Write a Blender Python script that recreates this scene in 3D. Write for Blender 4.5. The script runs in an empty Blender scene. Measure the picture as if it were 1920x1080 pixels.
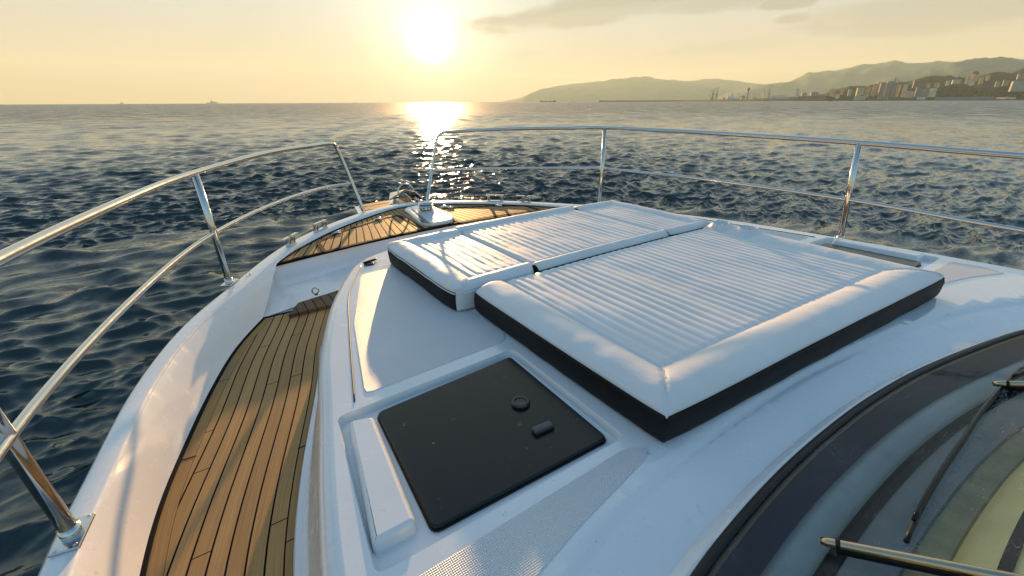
import bpy, bmesh, math, random
import numpy as np
from mathutils import Vector, Matrix, noise as mnoise
from mathutils.geometry import delaunay_2d_cdt

random.seed(7); rng = np.random.default_rng(5)
S = bpy.context.scene
col = S.collection

# ---------------------------------------------------------------- camera
F, CX, CY = 850.0, 960.0, 540.0                  # focal length in pixels of a 1920 wide frame
PITCH, ROLL, AZ = math.atan(349/F), math.atan(9/1920), math.radians(33.6)
CAMZ = 2.8                                       # camera height over the water
def ray(px, py):                                 # world direction seen at a pixel (+Y = bow, +X = starboard)
    x, y = px-CX, CY-py
    c, s = math.cos(ROLL), math.sin(ROLL)
    xr, yr = x*c+y*s, -x*s+y*c
    cp, sp = math.cos(PITCH), math.sin(PITCH)
    fw, up = F*cp+yr*sp, -F*sp+yr*cp
    return Vector((xr*math.cos(AZ)+fw*math.sin(AZ), -xr*math.sin(AZ)+fw*math.cos(AZ), up))
cam_d = bpy.data.cameras.new('camera'); cam = bpy.data.objects.new('camera', cam_d); col.objects.link(cam)
r0 = ray(CX, CY)
ax, ay, az_ = ray(CX+1, CY)-r0, ray(CX, CY-1)-r0, -r0/F
m = Matrix((ax, ay, az_)).transposed().to_4x4(); m.translation = (0, 0, CAMZ)
cam.matrix_world = m
cam_d.sensor_width = 36; cam_d.lens = 36*F/1920; cam_d.clip_start = .05; cam_d.clip_end = 60000
S.camera = cam

# ---------------------------------------------------------------- sun, sky, exposure
SUN = ray(808, 74).normalized()
SUN_EL, SUN_AZ = math.asin(SUN.z), math.atan2(SUN.x, SUN.y)
ld = bpy.data.lights.new('sun', 'SUN'); ld.energy = 4.4; ld.angle = math.radians(.5); ld.color = (1.0, .58, .24)
lo = bpy.data.objects.new('sun', ld); col.objects.link(lo)
lo.rotation_euler = SUN.to_track_quat('Z', 'Y').to_euler(); lo.location = (0, 0, 60)
S.view_settings.view_transform = 'Standard'; S.view_settings.look = 'None'
S.view_settings.gamma = 1; S.view_settings.exposure = 1.56
W = bpy.data.worlds.new('World'); S.world = W; W.use_nodes = True

class NT:                                        # small node-tree writer
    def __init__(s, tree): s.t = tree
    def n(s, typ, **kw):
        nd = s.t.nodes.new(typ)
        for k, v in kw.items():
            if k.startswith('i_'):
                key = k[2:]; key = int(key) if key.isdigit() else key.replace('_', ' ')
                s.set(nd.inputs[key], v)
            else: setattr(nd, k, v)
        return nd
    def set(s, inp, v):
        if isinstance(v, bpy.types.NodeSocket): s.t.links.new(v, inp)
        else: inp.default_value = v
    def math(s, op, a, b=0.0, c=None, clamp=False):
        nd = s.t.nodes.new('ShaderNodeMath'); nd.operation = op; nd.use_clamp = clamp
        s.set(nd.inputs[0], a); s.set(nd.inputs[1], b)
        if c is not None: s.set(nd.inputs[2], c)
        return nd.outputs[0]
    def vmath(s, op, a, b=(0, 0, 0), out=0):
        nd = s.t.nodes.new('ShaderNodeVectorMath'); nd.operation = op
        s.set(nd.inputs[0], a); s.set(nd.inputs[1], b)
        return nd.outputs[out]
    def mix(s, f, a, b, blend='MIX'):
        nd = s.t.nodes.new('ShaderNodeMix'); nd.data_type = 'RGBA'; nd.blend_type = blend
        s.set(nd.inputs[0], f); s.set(nd.inputs[6], a); s.set(nd.inputs[7], b)
        return nd.outputs[2]
    def noise(s, vec, scale, detail=3, rough=.5):
        nd = s.n('ShaderNodeTexNoise'); s.set(nd.inputs['Vector'], vec)
        nd.inputs['Scale'].default_value = scale; nd.inputs['Detail'].default_value = detail
        nd.inputs['Roughness'].default_value = rough
        return nd.outputs[0]
    def ramp(s, f, stops):
        nd = s.t.nodes.new('ShaderNodeValToRGB'); s.set(nd.inputs[0], f)
        el = nd.color_ramp.elements
        while len(el) < len(stops): el.new(.5)
        for e, (p, c) in zip(el, stops): e.position = p; e.color = (*c, 1) if len(c) == 3 else c
        return nd.outputs[0]
    def smooth(s, v, lo, hi):
        nd = s.t.nodes.new('ShaderNodeMapRange'); nd.interpolation_type = 'SMOOTHSTEP'
        s.set(nd.inputs[0], v); nd.inputs[1].default_value = lo; nd.inputs[2].default_value = hi
        return nd.outputs[0]

def build_world():
    t = W.node_tree; t.nodes.clear(); N = NT(t)
    out = N.n('ShaderNodeOutputWorld'); bg = N.n('ShaderNodeBackground')
    sky = N.n('ShaderNodeTexSky', sky_type='NISHITA', sun_disc=False)
    sky.sun_elevation = SUN_EL; sky.sun_rotation = SUN_AZ; sky.altitude = 0
    sky.air_density = 1.0; sky.dust_density = 2.5; sky.ozone_density = 1.5
    d = N.n('ShaderNodeTexCoord').outputs['Generated']
    c = sky.outputs[0]
    # the sun's aureole: a wide soft glow of the sky round the sun
    ang = N.math('ARCCOSINE', N.vmath('DOT_PRODUCT', d, tuple(SUN), out=1))
    g1 = N.math('POWER', 2.718, N.math('MULTIPLY', N.math('DIVIDE', ang, .05), -1.0))
    g2 = N.math('POWER', 2.718, N.math('MULTIPLY', N.math('DIVIDE', ang, .16), -1.0))
    glow = N.mix(1.0, (0, 0, 0, 1), (0, 0, 0, 1))
    a1 = N.vmath('SCALE', (1.0, .88, .6)); a1.node.inputs['Scale'].default_value = 1
    N.set(a1.node.inputs['Scale'], N.math('MULTIPLY', g1, GLOW1))
    g0 = N.math('POWER', 2.718, N.math('MULTIPLY', N.math('POWER', N.math('DIVIDE', ang, .018), 2.0), -1.0))
    N.set(a1.node.inputs['Scale'], N.math('ADD', N.math('MULTIPLY', g0, GLOW0), N.math('MULTIPLY', g1, GLOW1)))
    a2 = N.vmath('SCALE', (1.0, .80, .50)); N.set(a2.node.inputs['Scale'], N.math('MULTIPLY', g2, GLOW2))
    c = N.vmath('MULTIPLY', N.vmath('MINIMUM', c, SKYMAX), SKYTINT)
    sep = N.n('ShaderNodeSeparateXYZ'); N.set(sep.inputs[0], d)
    el = sep.outputs[2]
    # pale evening veil low over the horizon
    kk = N.math('SUBTRACT', 5.5, N.math('MULTIPLY', N.smooth(N.vmath('DOT_PRODUCT', d, tuple(SUN), out=1), -.3, .9), 4.7))
    low = N.math('POWER', 2.718, N.math('MULTIPLY', N.math('MULTIPLY', N.math('MULTIPLY', el, el), kk), -1.0))
    veil = N.mix(N.smooth(N.vmath('DOT_PRODUCT', d, tuple(SUN), out=1), -.2, 1.0), VEIL_A, VEIL_B)
    veil2 = N.mix(N.smooth(el, 0.0, .22), VEIL_H, veil)
    c = N.mix(N.math('MULTIPLY', low, .93), c, veil2)
    c = N.vmath('ADD', N.vmath('ADD', c, a1), a2)
    # clouds: long streaks, thin stratus
    zz = N.math('ADD', N.math('MAXIMUM', el, 0.0), .06)
    cmb = N.n('ShaderNodeCombineXYZ')
    N.set(cmb.inputs[0], N.math('DIVIDE', sep.outputs[0], zz)); N.set(cmb.inputs[1], N.math('DIVIDE', sep.outputs[1], zz))
    n1 = N.noise(cmb.outputs[0], 1.3, 6, .6)
    warp = N.noise(d, 9.0, 5, .6)
    def streak(p0, p1, wid, soft=1.0):
        a, b = ray(*p0).normalized(), ray(*p1).normalized()
        cen = ((a+b)/2).normalized(); al = (b-a); L = al.length/2; al.normalize(); ac = cen.cross(al).normalized()
        u = N.math('DIVIDE', N.math('SUBTRACT', N.vmath('DOT_PRODUCT', d, tuple(al), out=1), cen.dot(al)), L)
        v = N.math('DIVIDE', N.math('SUBTRACT', N.vmath('DOT_PRODUCT', d, tuple(ac), out=1), cen.dot(ac)), wid)
        q = N.math('ADD', N.math('MULTIPLY', u, u), N.math('MULTIPLY', v, v))
        q = N.math('ADD', q, N.math('MULTIPLY', N.math('SUBTRACT', warp, .5), 2.6))
        q = N.math('ADD', q, N.math('MULTIPLY', N.math('SUBTRACT', n1, .5), 2.0))
        front = N.math('GREATER_THAN', N.vmath('DOT_PRODUCT', d, tuple(cen), out=1), 0)
        return N.math('MULTIPLY', N.math('SUBTRACT', 1.0, N.smooth(q, 1-.55*soft, 1+.35*soft)), front)
    tot = None
    for p0, p1, w, s, k in [((880, 56), (1300, -14), .026, 1.1, .66), ((1190, 14), (1560, -22), .018, 1.2, .55), ((1420, 10), (1530, 0), .010, 1, .7),
                            ((1500, 46), (2150, -22), .030, 1.5, .5), ((1450, 38), (1520, 32), .008, 1.2, .6),
                            ((1240, 100), (1500, 75), .012, 1.6, .22), ((940, 105), (1030, 100), .012, 1.6, .2),
                            ((-300, -420), (900, -520), .10, 1.5, .3), ((300, -900), (1500, -760), .14, 1.6, .3)]:
        f = N.math('MULTIPLY', streak(p0, p1, w, s), k)
        tot = f if tot is None else N.math('MAXIMUM', tot, f)
    c = N.mix(tot, c, CLOUDC)
    # bright rims just below the big streak
    rim = N.math('MULTIPLY', streak((880, 60), (1240, 12), .012, 1.4), .35)
    c = N.mix(N.math('MULTIPLY', rim, N.math('SUBTRACT', 1.0, tot)), c, RIMC)
    N.set(bg.inputs[0], c); bg.inputs[1].default_value = SKYSTR
    t.links.new(bg.outputs[0], out.inputs[0])
SKYSTR = .089
GLOW0, GLOW1, GLOW2 = 400.0, 7.5, 1.8
SKYMAX = (2.4, 2.4, 2.4)
SKYTINT = (1.2, 1.75, 2.12)
VEIL_A = (1.2, 1.8, 1.95, 1); VEIL_B = (2.35, 2.55, 2.4, 1); VEIL_H = (3.1, 2.02, 1.2, 1)
CLOUDC = (1.5, 1.4, 1.1, 1); RIMC = (4.2, 3.8, 2.6, 1)
build_world()
S.cycles.max_bounces = 8; S.cycles.transparent_max_bounces = 12

# ---------------------------------------------------------------- materials
MATS = {}
def mat(name, fn):
    if name in MATS: return MATS[name]
    m_ = bpy.data.materials.new(name); m_.use_nodes = True; t = m_.node_tree; t.nodes.clear(); N = NT(t)
    out = N.n('ShaderNodeOutputMaterial'); p = N.n('ShaderNodeBsdfPrincipled')
    t.links.new(p.outputs[0], out.inputs[0]); fn(N, p, out); MATS[name] = m_
    return m_
def bump(N, p, h, dist=.001, strength=1.0):
    b = N.n('ShaderNodeBump'); b.inputs['Distance'].default_value = dist; b.inputs['Strength'].default_value = strength
    N.set(b.inputs['Height'], h); N.set(p.inputs['Normal'], b.outputs[0])
    return b
def simple(name, c, rough=.5, metal=0.0, var=.12, scale=6.0, coat=0.0, b=0.0, bscale=40, spec=.5):
    def f(N, p, out):
        p.inputs['Specular IOR Level'].default_value = spec
        o = N.n('ShaderNodeTexCoord').outputs['Object']
        n = N.noise(o, scale, 4, .6)
        lo_ = tuple(x*(1-var) for x in c); hi = tuple(min(1, x*(1+var)) for x in c)
        N.set(p.inputs['Base Color'], N.ramp(n, [(.3, lo_), (.7, hi)]))
        N.set(p.inputs['Roughness'], N.math('ADD', rough-.04, N.math('MULTIPLY', N.noise(o, scale*5, 3), .08)))
        p.inputs['Metallic'].default_value = metal; p.inputs['Coat Weight'].default_value = coat
        if b: bump(N, p, N.noise(o, bscale, 3), b)
    return mat(name, f)
def gel_f(N, p, out):
    o = N.n('ShaderNodeTexCoord').outputs['Object']
    n = N.noise(o, 1.6, 5, .65); s = N.noise(o, 24, 3, .7)
    c = N.ramp(n, [(.3, (.68, .68, .675)), (.7, (.745, .74, .73))])
    c = N.mix(N.smooth(s, .64, .76), c, (.60, .59, .56, 1))
    sp_ = N.smooth(N.noise(o, 120, 2, .5), .70, .76)
    c = N.mix(N.math('MULTIPLY', sp_, N.smooth(n, .45, .6)), c, (.45, .43, .38, 1))
    N.set(p.inputs['Base Color'], c)
    N.set(p.inputs['Roughness'], N.math('ADD', .10, N.math('ADD', N.math('MULTIPLY', n, .14), N.math('MULTIPLY', N.smooth(N.noise(o, 11, 6, .75), .45, .7), .16))))
    p.inputs['Coat Weight'].default_value = .5; p.inputs['Coat Roughness'].default_value = .06
    bump(N, p, N.noise(o, 2.5, 2), .004, .4)
GEL = mat('gelcoat', gel_f)
def nonskid_f(N, p, out):
    o = N.n('ShaderNodeTexCoord').outputs['Object']
    sp = N.n('ShaderNodeSeparateXYZ'); N.set(sp.inputs[0], o)
    k = 2*math.pi/.0105
    a = N.math('SINE', N.math('MULTIPLY', N.math('ADD', sp.outputs[0], sp.outputs[1]), k))
    b = N.math('SINE', N.math('MULTIPLY', N.math('SUBTRACT', sp.outputs[0], sp.outputs[1]), k))
    h = N.math('MULTIPLY', a, b)
    n = N.noise(o, 3, 4)
    c = N.ramp(n, [(.3, (.70, .70, .71)), (.7, (.76, .76, .76))])
    c = N.mix(N.smooth(h, -.2, -.9), c, (.58, .58, .59, 1))
    N.set(p.inputs['Base Color'], c); p.inputs['Roughness'].default_value = .38
    bump(N, p, h, .0014, 1.0)
NONSKID = mat('nonskid', nonskid_f)
def steel_f(N, p, out):
    o = N.n('ShaderNodeTexCoord').outputs['Object']
    p.inputs['Base Color'].default_value = (.62, .60, .57, 1); p.inputs['Metallic'].default_value = 1
    N.set(p.inputs['Roughness'], N.math('ADD', .06, N.math('MULTIPLY', N.noise(o, 30, 4, .7), .16)))
STEEL = mat('stainless', steel_f)
def teak_f(N, p, out, th=.435):
    uv = N.n('ShaderNodeUVMap', uv_map='UVMap').outputs[0]
    sp = N.n('ShaderNodeSeparateXYZ'); N.set(sp.inputs[0], uv)
    u, v = sp.outputs[0], sp.outputs[1]
    pid = N.math('FLOOR', u)
    fr = N.math('SUBTRACT', N.math('FRACT', u), .5)
    seam = N.smooth(N.math('ABSOLUTE', fr), th, th+.017)
    wn = N.n('ShaderNodeTexWhiteNoise', noise_dimensions='1D'); N.set(wn.inputs['W'], pid)
    cb = N.n('ShaderNodeCombineXYZ')
    N.set(cb.inputs[0], N.math('MULTIPLY', u, 3.5)); N.set(cb.inputs[1], N.math('MULTIPLY', v, .45)); N.set(cb.inputs[2], N.math('MULTIPLY', pid, 3.7))
    g = N.noise(cb.outputs[0], 5.0, 7, .72)
    cb2 = N.n('ShaderNodeCombineXYZ'); N.set(cb2.inputs[0], N.math('MULTIPLY', u, 18)); N.set(cb2.inputs[1], N.math('MULTIPLY', v, 14)); 
    g2 = N.noise(cb2.outputs[0], 3.0, 5, .8)
    c = N.ramp(g, [(.25, (.26, .145, .066)), (.5, (.50, .295, .138)), (.75, (.63, .41, .225))])
    c = N.mix(N.math('MULTIPLY', g2, .5), c, (.25, .17, .095, 1))
    hsv = N.n('ShaderNodeHueSaturation'); N.set(hsv.inputs['Color'], c)
    N.set(hsv.inputs['Value'], N.math('ADD', .84, N.math('MULTIPLY', wn.outputs[0], .28))); hsv.inputs['Saturation'].default_value = 1.15
    jn = N.math('FRACT', N.math('DIVIDE', N.math('ADD', v, N.math('MULTIPLY', wn.outputs[0], 9.0)), 1.9))
    seam = N.math('MAXIMUM', seam, N.math('LESS_THAN', jn, .0022))
    st = N.n('ShaderNodeTexCoord').outputs['Object']
    stain = N.smooth(N.noise(st, 3.5, 6, .7), .48, .70)
    c_ = N.mix(N.math('MULTIPLY', stain, .45), hsv.outputs[0], (.24, .17, .11, 1))
    c = N.mix(seam, c_, (.008, .008, .009, 1))
    N.set(p.inputs['Base Color'], c)
    p.inputs['Specular IOR Level'].default_value = .3
    N.set(p.inputs['Roughness'], N.math('ADD', N.math('ADD', .55, N.math('MULTIPLY', seam, .15)), N.math('MULTIPLY', g2, .2)))
    N.set(p.inputs['Specular IOR Level'], N.math('SUBTRACT', .3, N.math('MULTIPLY', seam, .25)))
    h = N.math('SUBTRACT', N.math('ADD', N.math('MULTIPLY', g, .3), N.math('MULTIPLY', g2, .35)), seam)
    bump(N, p, h, .0012, .9)
TEAK = mat('teak', teak_f)
TEAKB = mat('teak_bow', lambda N, p, out: teak_f(N, p, out, .40))
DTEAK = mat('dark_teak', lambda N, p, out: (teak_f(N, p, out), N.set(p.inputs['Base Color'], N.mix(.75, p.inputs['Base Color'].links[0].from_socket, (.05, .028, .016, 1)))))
CAULK = simple('caulk', (.008, .008, .009), .75, spec=.1)
RUBBER = simple('rubber', (.008, .008, .009), .45, spec=.3)
BLACKV = simple('black_vinyl', (.009, .0085, .009), .6, var=.3, scale=14, b=.0015, bscale=30, spec=.25)
def vinyl_f(N, p, out):
    o = N.n('ShaderNodeTexCoord').outputs['Object']
    n = N.noise(o, 4, 4, .6)
    N.set(p.inputs['Base Color'], N.ramp(n, [(.3, (.64, .63, .61)), (.7, (.70, .69, .67))]))
    p.inputs['Roughness'].default_value = .5
    mp = N.n('ShaderNodeMapping'); N.set(mp.inputs[0], o); mp.inputs['Scale'].default_value = (1.0, .5, 1)
    w1 = N.noise(mp.outputs[0], 22, 4, .6); w2 = N.noise(o, 900, 2)
    bump(N, p, N.math('ADD', w1, N.math('MULTIPLY', w2, .08)), .003, .6)
VINYL = mat('white_vinyl', vinyl_f)
def smoke_f(N, p, out):
    o = N.n('ShaderNodeTexCoord').outputs['Object']
    s = N.noise(o, 34, 6, .75); s2 = N.noise(o, 7, 3)
    spot = N.math('MULTIPLY', N.smooth(s, .62, .70), N.smooth(s2, .47, .60))
    p.inputs['Specular IOR Level'].default_value = .3
    N.set(p.inputs['Base Color'], N.mix(spot, (.008, .010, .010, 1), (.30, .22, .09, 1)))
    N.set(p.inputs['Roughness'], N.math('ADD', .16, N.math('ADD', N.math('MULTIPLY', s2, .12), N.math('MULTIPLY', spot, .4))))
SMOKE = mat('smoked_acrylic', smoke_f)

# ---------------------------------------------------------------- object helpers
def tag(o, label=None, cat=None, group=None, kind=None):
    if label: o['label'] = label
    if cat: o['category'] = cat
    if group: o['group'] = group
    if kind: o['kind'] = kind
    return o
K = math.atan(.021)                              # the yacht heels a little, starboard side up
class Thing:                                     # an Empty at the base; children use camera-relative boat coordinates
    def __init__(s, name, o, label, cat, group=None):
        s.o = Vector(o); s.e = bpy.data.objects.new(name, None); col.objects.link(s.e)
        c, sn = math.cos(K), math.sin(K); X, Y, Z = o
        s.e.location = (X*c-Z*sn, Y, X*sn+Z*c+CAMZ); s.e.rotation_euler = (0, -K, 0)
        s.e.empty_display_size = .2
        tag(s.e, label, cat, group)
    def part(s, name, vs, fs, m_, parent=None, smooth=True, uv=None, label=None, auto=None):
        me = bpy.data.meshes.new(name)
        me.from_pydata([tuple(Vector(v)-s.o) for v in vs], [], fs); me.materials.append(m_)
        if uv is not None:
            l = me.uv_layers.new(name='UVMap')
            for lp in me.loops: l.data[lp.index].uv = uv[lp.vertex_index]
        fix(me)
        me.polygons.foreach_set('use_smooth', [smooth]*len(me.polygons))
        if auto and smooth: me.set_sharp_from_angle(angle=math.radians(auto))
        ob = bpy.data.objects.new(name, me); col.objects.link(ob); ob.parent = parent or s.e
        if label: ob['label'] = label
        return ob
def fix(me):
    bm = bmesh.new(); bm.from_mesh(me); bmesh.ops.recalc_face_normals(bm, faces=bm.faces); bm.to_mesh(me); bm.free()
class G:                                         # geometry collector
    def __init__(s): s.v, s.f = [], []
    def add(s, v, f):
        b = len(s.v); s.v += [tuple(x) for x in v]; s.f += [tuple(i+b for i in q) for q in f]; return s
    def box(s, c, h, rz=0, bev=0, taper=1.0):    # centre, half sizes
        bm = bmesh.new(); bmesh.ops.create_cube(bm, size=2)
        for v in bm.verts:
            t = taper if v.co.z > 0 else 1
            v.co = Vector((v.co.x*h[0]*t, v.co.y*h[1]*t, v.co.z*h[2]))
        if bev: bmesh.ops.bevel(bm, geom=bm.edges[:], offset=bev, segments=3, affect='EDGES', profile=.6)
        R = Matrix.Rotation(rz, 3, 'Z')
        bm.verts.index_update()
        s.add([R @ v.co+Vector(c) for v in bm.verts], [[v.index for v in f.verts] for f in bm.faces]); bm.free(); return s
    def tube(s, pts, r, n=14, caps=True):
        pts = [Vector(p) for p in pts]; rs = r if isinstance(r, (list, tuple)) else [r]*len(pts)
        b = len(s.v); prev = None
        for i, p in enumerate(pts):
            t = (pts[min(i+1, len(pts)-1)]-pts[max(i-1, 0)]).normalized()
            if prev is None:
                a = t.orthogonal().normalized()
            else:
                a = (prev-t*prev.dot(t)).normalized()
            prev = a; bb = t.cross(a)
            for k in range(n):
                w = 2*math.pi*k/n
                s.v.append(tuple(p+(a*math.cos(w)+bb*math.sin(w))*rs[i]))
        for i in range(len(pts)-1):
            for k in range(n):
                s.f.append((b+i*n+k, b+i*n+(k+1) % n, b+(i+1)*n+(k+1) % n, b+(i+1)*n+k))
        if caps:
            s.f.append(tuple(b+k for k in range(n))); e = b+(len(pts)-1)*n; s.f.append(tuple(e+k for k in reversed(range(n))))
        return s
    def lathe(s, c, prof, n=28, axis=None, sx=1, sy=1, rz=0):
        b = len(s.v); c = Vector(c); Q = axis.to_track_quat('Z', 'Y').to_matrix() if axis else Matrix.Identity(3)
        for r, z in prof:
            for k in range(n):
                w = 2*math.pi*k/n
                s.v.append(tuple(c+Q @ (Matrix.Rotation(rz, 3, 'Z') @ Vector((r*math.cos(w)*sx, r*math.sin(w)*sy, z)))))
        for i in range(len(prof)-1):
            for k in range(n): s.f.append((b+i*n+k, b+i*n+(k+1) % n, b+(i+1)*n+(k+1) % n, b+(i+1)*n+k))
        s.f.append(tuple(b+k for k in range(n))); e = b+(len(prof)-1)*n; s.f.append(tuple(e+k for k in range(n)))
        return s
    def prism(s, poly, z0, z1):                  # poly: (x,y) list; z may be callables
        n = len(poly); f0 = z0 if callable(z0) else (lambda x, y: z0); f1 = z1 if callable(z1) else (lambda x, y: z1)
        s.add([(x, y, f0(x, y)) for x, y in poly]+[(x, y, f1(x, y)) for x, y in poly],
              [tuple(range(n))[::-1], tuple(range(n, 2*n))]+[(i, (i+1) % n, n+(i+1) % n, n+i) for i in range(n)])
        return s
    def loft(s, rings, closed=False):
        b = len(s.v); n = len(rings[0])
        for r in rings: s.v += [tuple(p) for p in r]
        for i in range(len(rings)-1):
            for k in range(n if closed else n-1):
                s.f.append((b+i*n+k, b+i*n+(k+1) % n, b+(i+1)*n+(k+1) % n, b+(i+1)*n+k))
        return s
def spline(P, n=12):                             # Catmull-Rom through points
    P = [Vector(p) for p in P]; out = []
    Q = [2*P[0]-P[1]]+P+[2*P[-1]-P[-2]]
    for i in range(1, len(Q)-2):
        a, b, c, d = Q[i-1:i+3]
        for k in range(n):
            t = k/n
            out.append(.5*((2*b)+(c-a)*t+(2*a-5*b+4*c-d)*t*t+(3*b-a-3*c+d)*t**3))
    out.append(P[-1]); return out
def offset(poly, d):                             # offset of a closed CCW/CW polyline, inwards for positive d
    n = len(poly); A = sum(poly[i][0]*poly[(i+1) % n][1]-poly[(i+1) % n][0]*poly[i][1] for i in range(n))
    sg = 1 if A > 0 else -1; out = []
    for i in range(n):
        p0, p1, p2 = Vector(poly[i-1][:2]), Vector(poly[i][:2]), Vector(poly[(i+1) % n][:2])
        e1, e2 = (p1-p0).normalized(), (p2-p1).normalized()
        n1, n2 = Vector((-e1.y, e1.x))*sg, Vector((-e2.y, e2.x))*sg
        b = (n1+n2); b = b.normalized() if b.length > 1e-6 else n1
        out.append(tuple(p1+b*d/max(.45, b.dot(n1))))
    return out
def inside(x, y, poly):
    c = False; j = len(poly)-1
    for i in range(len(poly)):
        xi, yi = poly[i][:2]; xj, yj = poly[j][:2]
        if (yi > y) != (yj > y) and x < (xj-xi)*(y-yi)/(yj-yi)+xi: c = not c
        j = i
    return c
def cdt_surface(outer, holes, lines, step, zf):  # triangulated sheet with exact outlines
    vs, es = [], []
    def loop(pl, close=True):
        b = len(vs)
        for p in pl: vs.append(Vector((p[0], p[1])))
        k = len(pl)
        for i in range(k-1): es.append((b+i, b+i+1))
        if close: es.append((b+k-1, b))
    loop(outer)
    for h in holes: loop(h)
    for l in lines: loop(l, False)
    xs = [p[0] for p in outer]; ys = [p[1] for p in outer]
    x = min(xs)+step/2; 
    while x < max(xs):
        y = min(ys)+step/2
        while y < max(ys):
            if inside(x, y, outer) and not any(inside(x, y, h) for h in holes): vs.append(Vector((x+random.uniform(-.1, .1)*step, y)))
            y += step
        x += step
    v, e, f, *_ = delaunay_2d_cdt(vs, es, [], 0, 1e-5)
    ff = []
    for q in f:
        cx = sum(v[i].x for i in q)/3; cy = sum(v[i].y for i in q)/3
        if inside(cx, cy, outer) and not any(inside(cx, cy, h) for h in holes): ff.append(tuple(q))
    return [(p.x, p.y, zf(p.x, p.y)) for p in v], ff
def rounded(poly, r, n=5):
    out = []; k = len(poly)
    for i in range(k):
        p0, p1, p2 = Vector(poly[i-1]), Vector(poly[i]), Vector(poly[(i+1) % k])
        a, b = p1+(p0-p1).normalized()*r, p1+(p2-p1).normalized()*r
        for j in range(n+1):
            t = j/n; out.append(tuple(a*(1-t)**2+p1*2*t*(1-t)+b*t*t))
    return out
def interp(x, pts):
    return float(np.interp(x, [p[0] for p in pts], [p[1] for p in pts]))

# ================================================================ THE YACHT
XC = 1.78
Y = Thing('motor_yacht', (XC, 1.0, -2.8), 'white motor yacht foredeck with teak walkways, rails and sun pads, filling the foreground', 'yacht')
GZ = -1.12
HULL = [(-.62, -6, GZ), (-.66, -3.5, GZ), (-.67, -1.5, GZ), (-.66, 0, GZ), (-.62, 1.25, GZ), (-.56, 1.77, GZ), (-.47, 2.31, GZ), (-.30, 2.86, GZ), (-.04, 3.37, GZ), (.35, 4.06, GZ), (.80, 4.56, GZ),
        (1.31, 4.93, GZ), (1.62, 5.06, GZ), (1.80, 5.09, GZ), (2.02, 5.05, GZ), (2.42, 4.80, GZ), (2.89, 4.37, GZ), (3.29, 3.85, GZ), (3.62, 3.32, GZ), (3.88, 2.7, GZ), (4.05, 2.2, GZ), (4.16, 1.6, GZ), (4.22, 1.0, GZ), (4.26, 0, GZ), (4.27, -1.5, GZ), (4.26, -3.5, GZ), (4.22, -6, GZ)]
hull = [tuple(p) for p in spline(HULL, 7)]
hxy = [(p[0], p[1]) for p in hull]
NH = len(hxy)
hin = {d: offset(hxy+[(2.0, -7)], d)[:NH] for d in (.012, .03, .085, .10, .125)}
for d in hin: hin[d][0] = (hin[d][1][0], hxy[0][1]); hin[d][-1] = (hin[d][-2][0], hxy[-1][1])
def capw(y):                                     # cap gets wider at the bow
    return .085+.055*max(0, min(1, (y-2.6)/1.2))
capin = []
for i, (x, y) in enumerate(hxy):
    a, b = Vector((x, y)), Vector(hin[.10][i]); capin.append(tuple(a+(b-a)*capw(y)/.10))
rings = []
for t in range(9):                               # topsides flaring in to the water
    k = t/8
    ring = []
    for (x, y) in hxy:
        cx_ = XC; kk = k**1.3
        f = 1-kk*(.16+.30*max(0, min(1, (y-1)/4)))
        yy = y-kk*.9*max(0, (y-2)/3.1) if y > 2 else y
        ring.append((cx_+(x-cx_)*f, yy, GZ-.03-k*2.0))
    rings.append(ring)
g = G(); g.loft(rings[::-1]); 
Y.part('hull', g.v, g.f, GEL, auto=50)
g = G(); g.loft([[(x, y, GZ-.035) for x, y in hxy], [(x, y, GZ-.012) for x, y in hxy], [(x, y, GZ-.003) for x, y in hin[.012]], [(x, y, GZ) for x, y in hin[.03]],
        [(x, y, GZ) for x, y in [tuple(Vector(p)*.15+Vector(q)*.85) for p, q in zip(hxy, capin)]], [(x, y, GZ-.004) for x, y in [tuple(Vector(p)*.05+Vector(q)*.95) for p, q in zip(hxy, capin)]], [(x, y, GZ-.014) for x, y in capin]])
Y.part('gunwale', g.v, g.f, GEL, auto=60)

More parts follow.
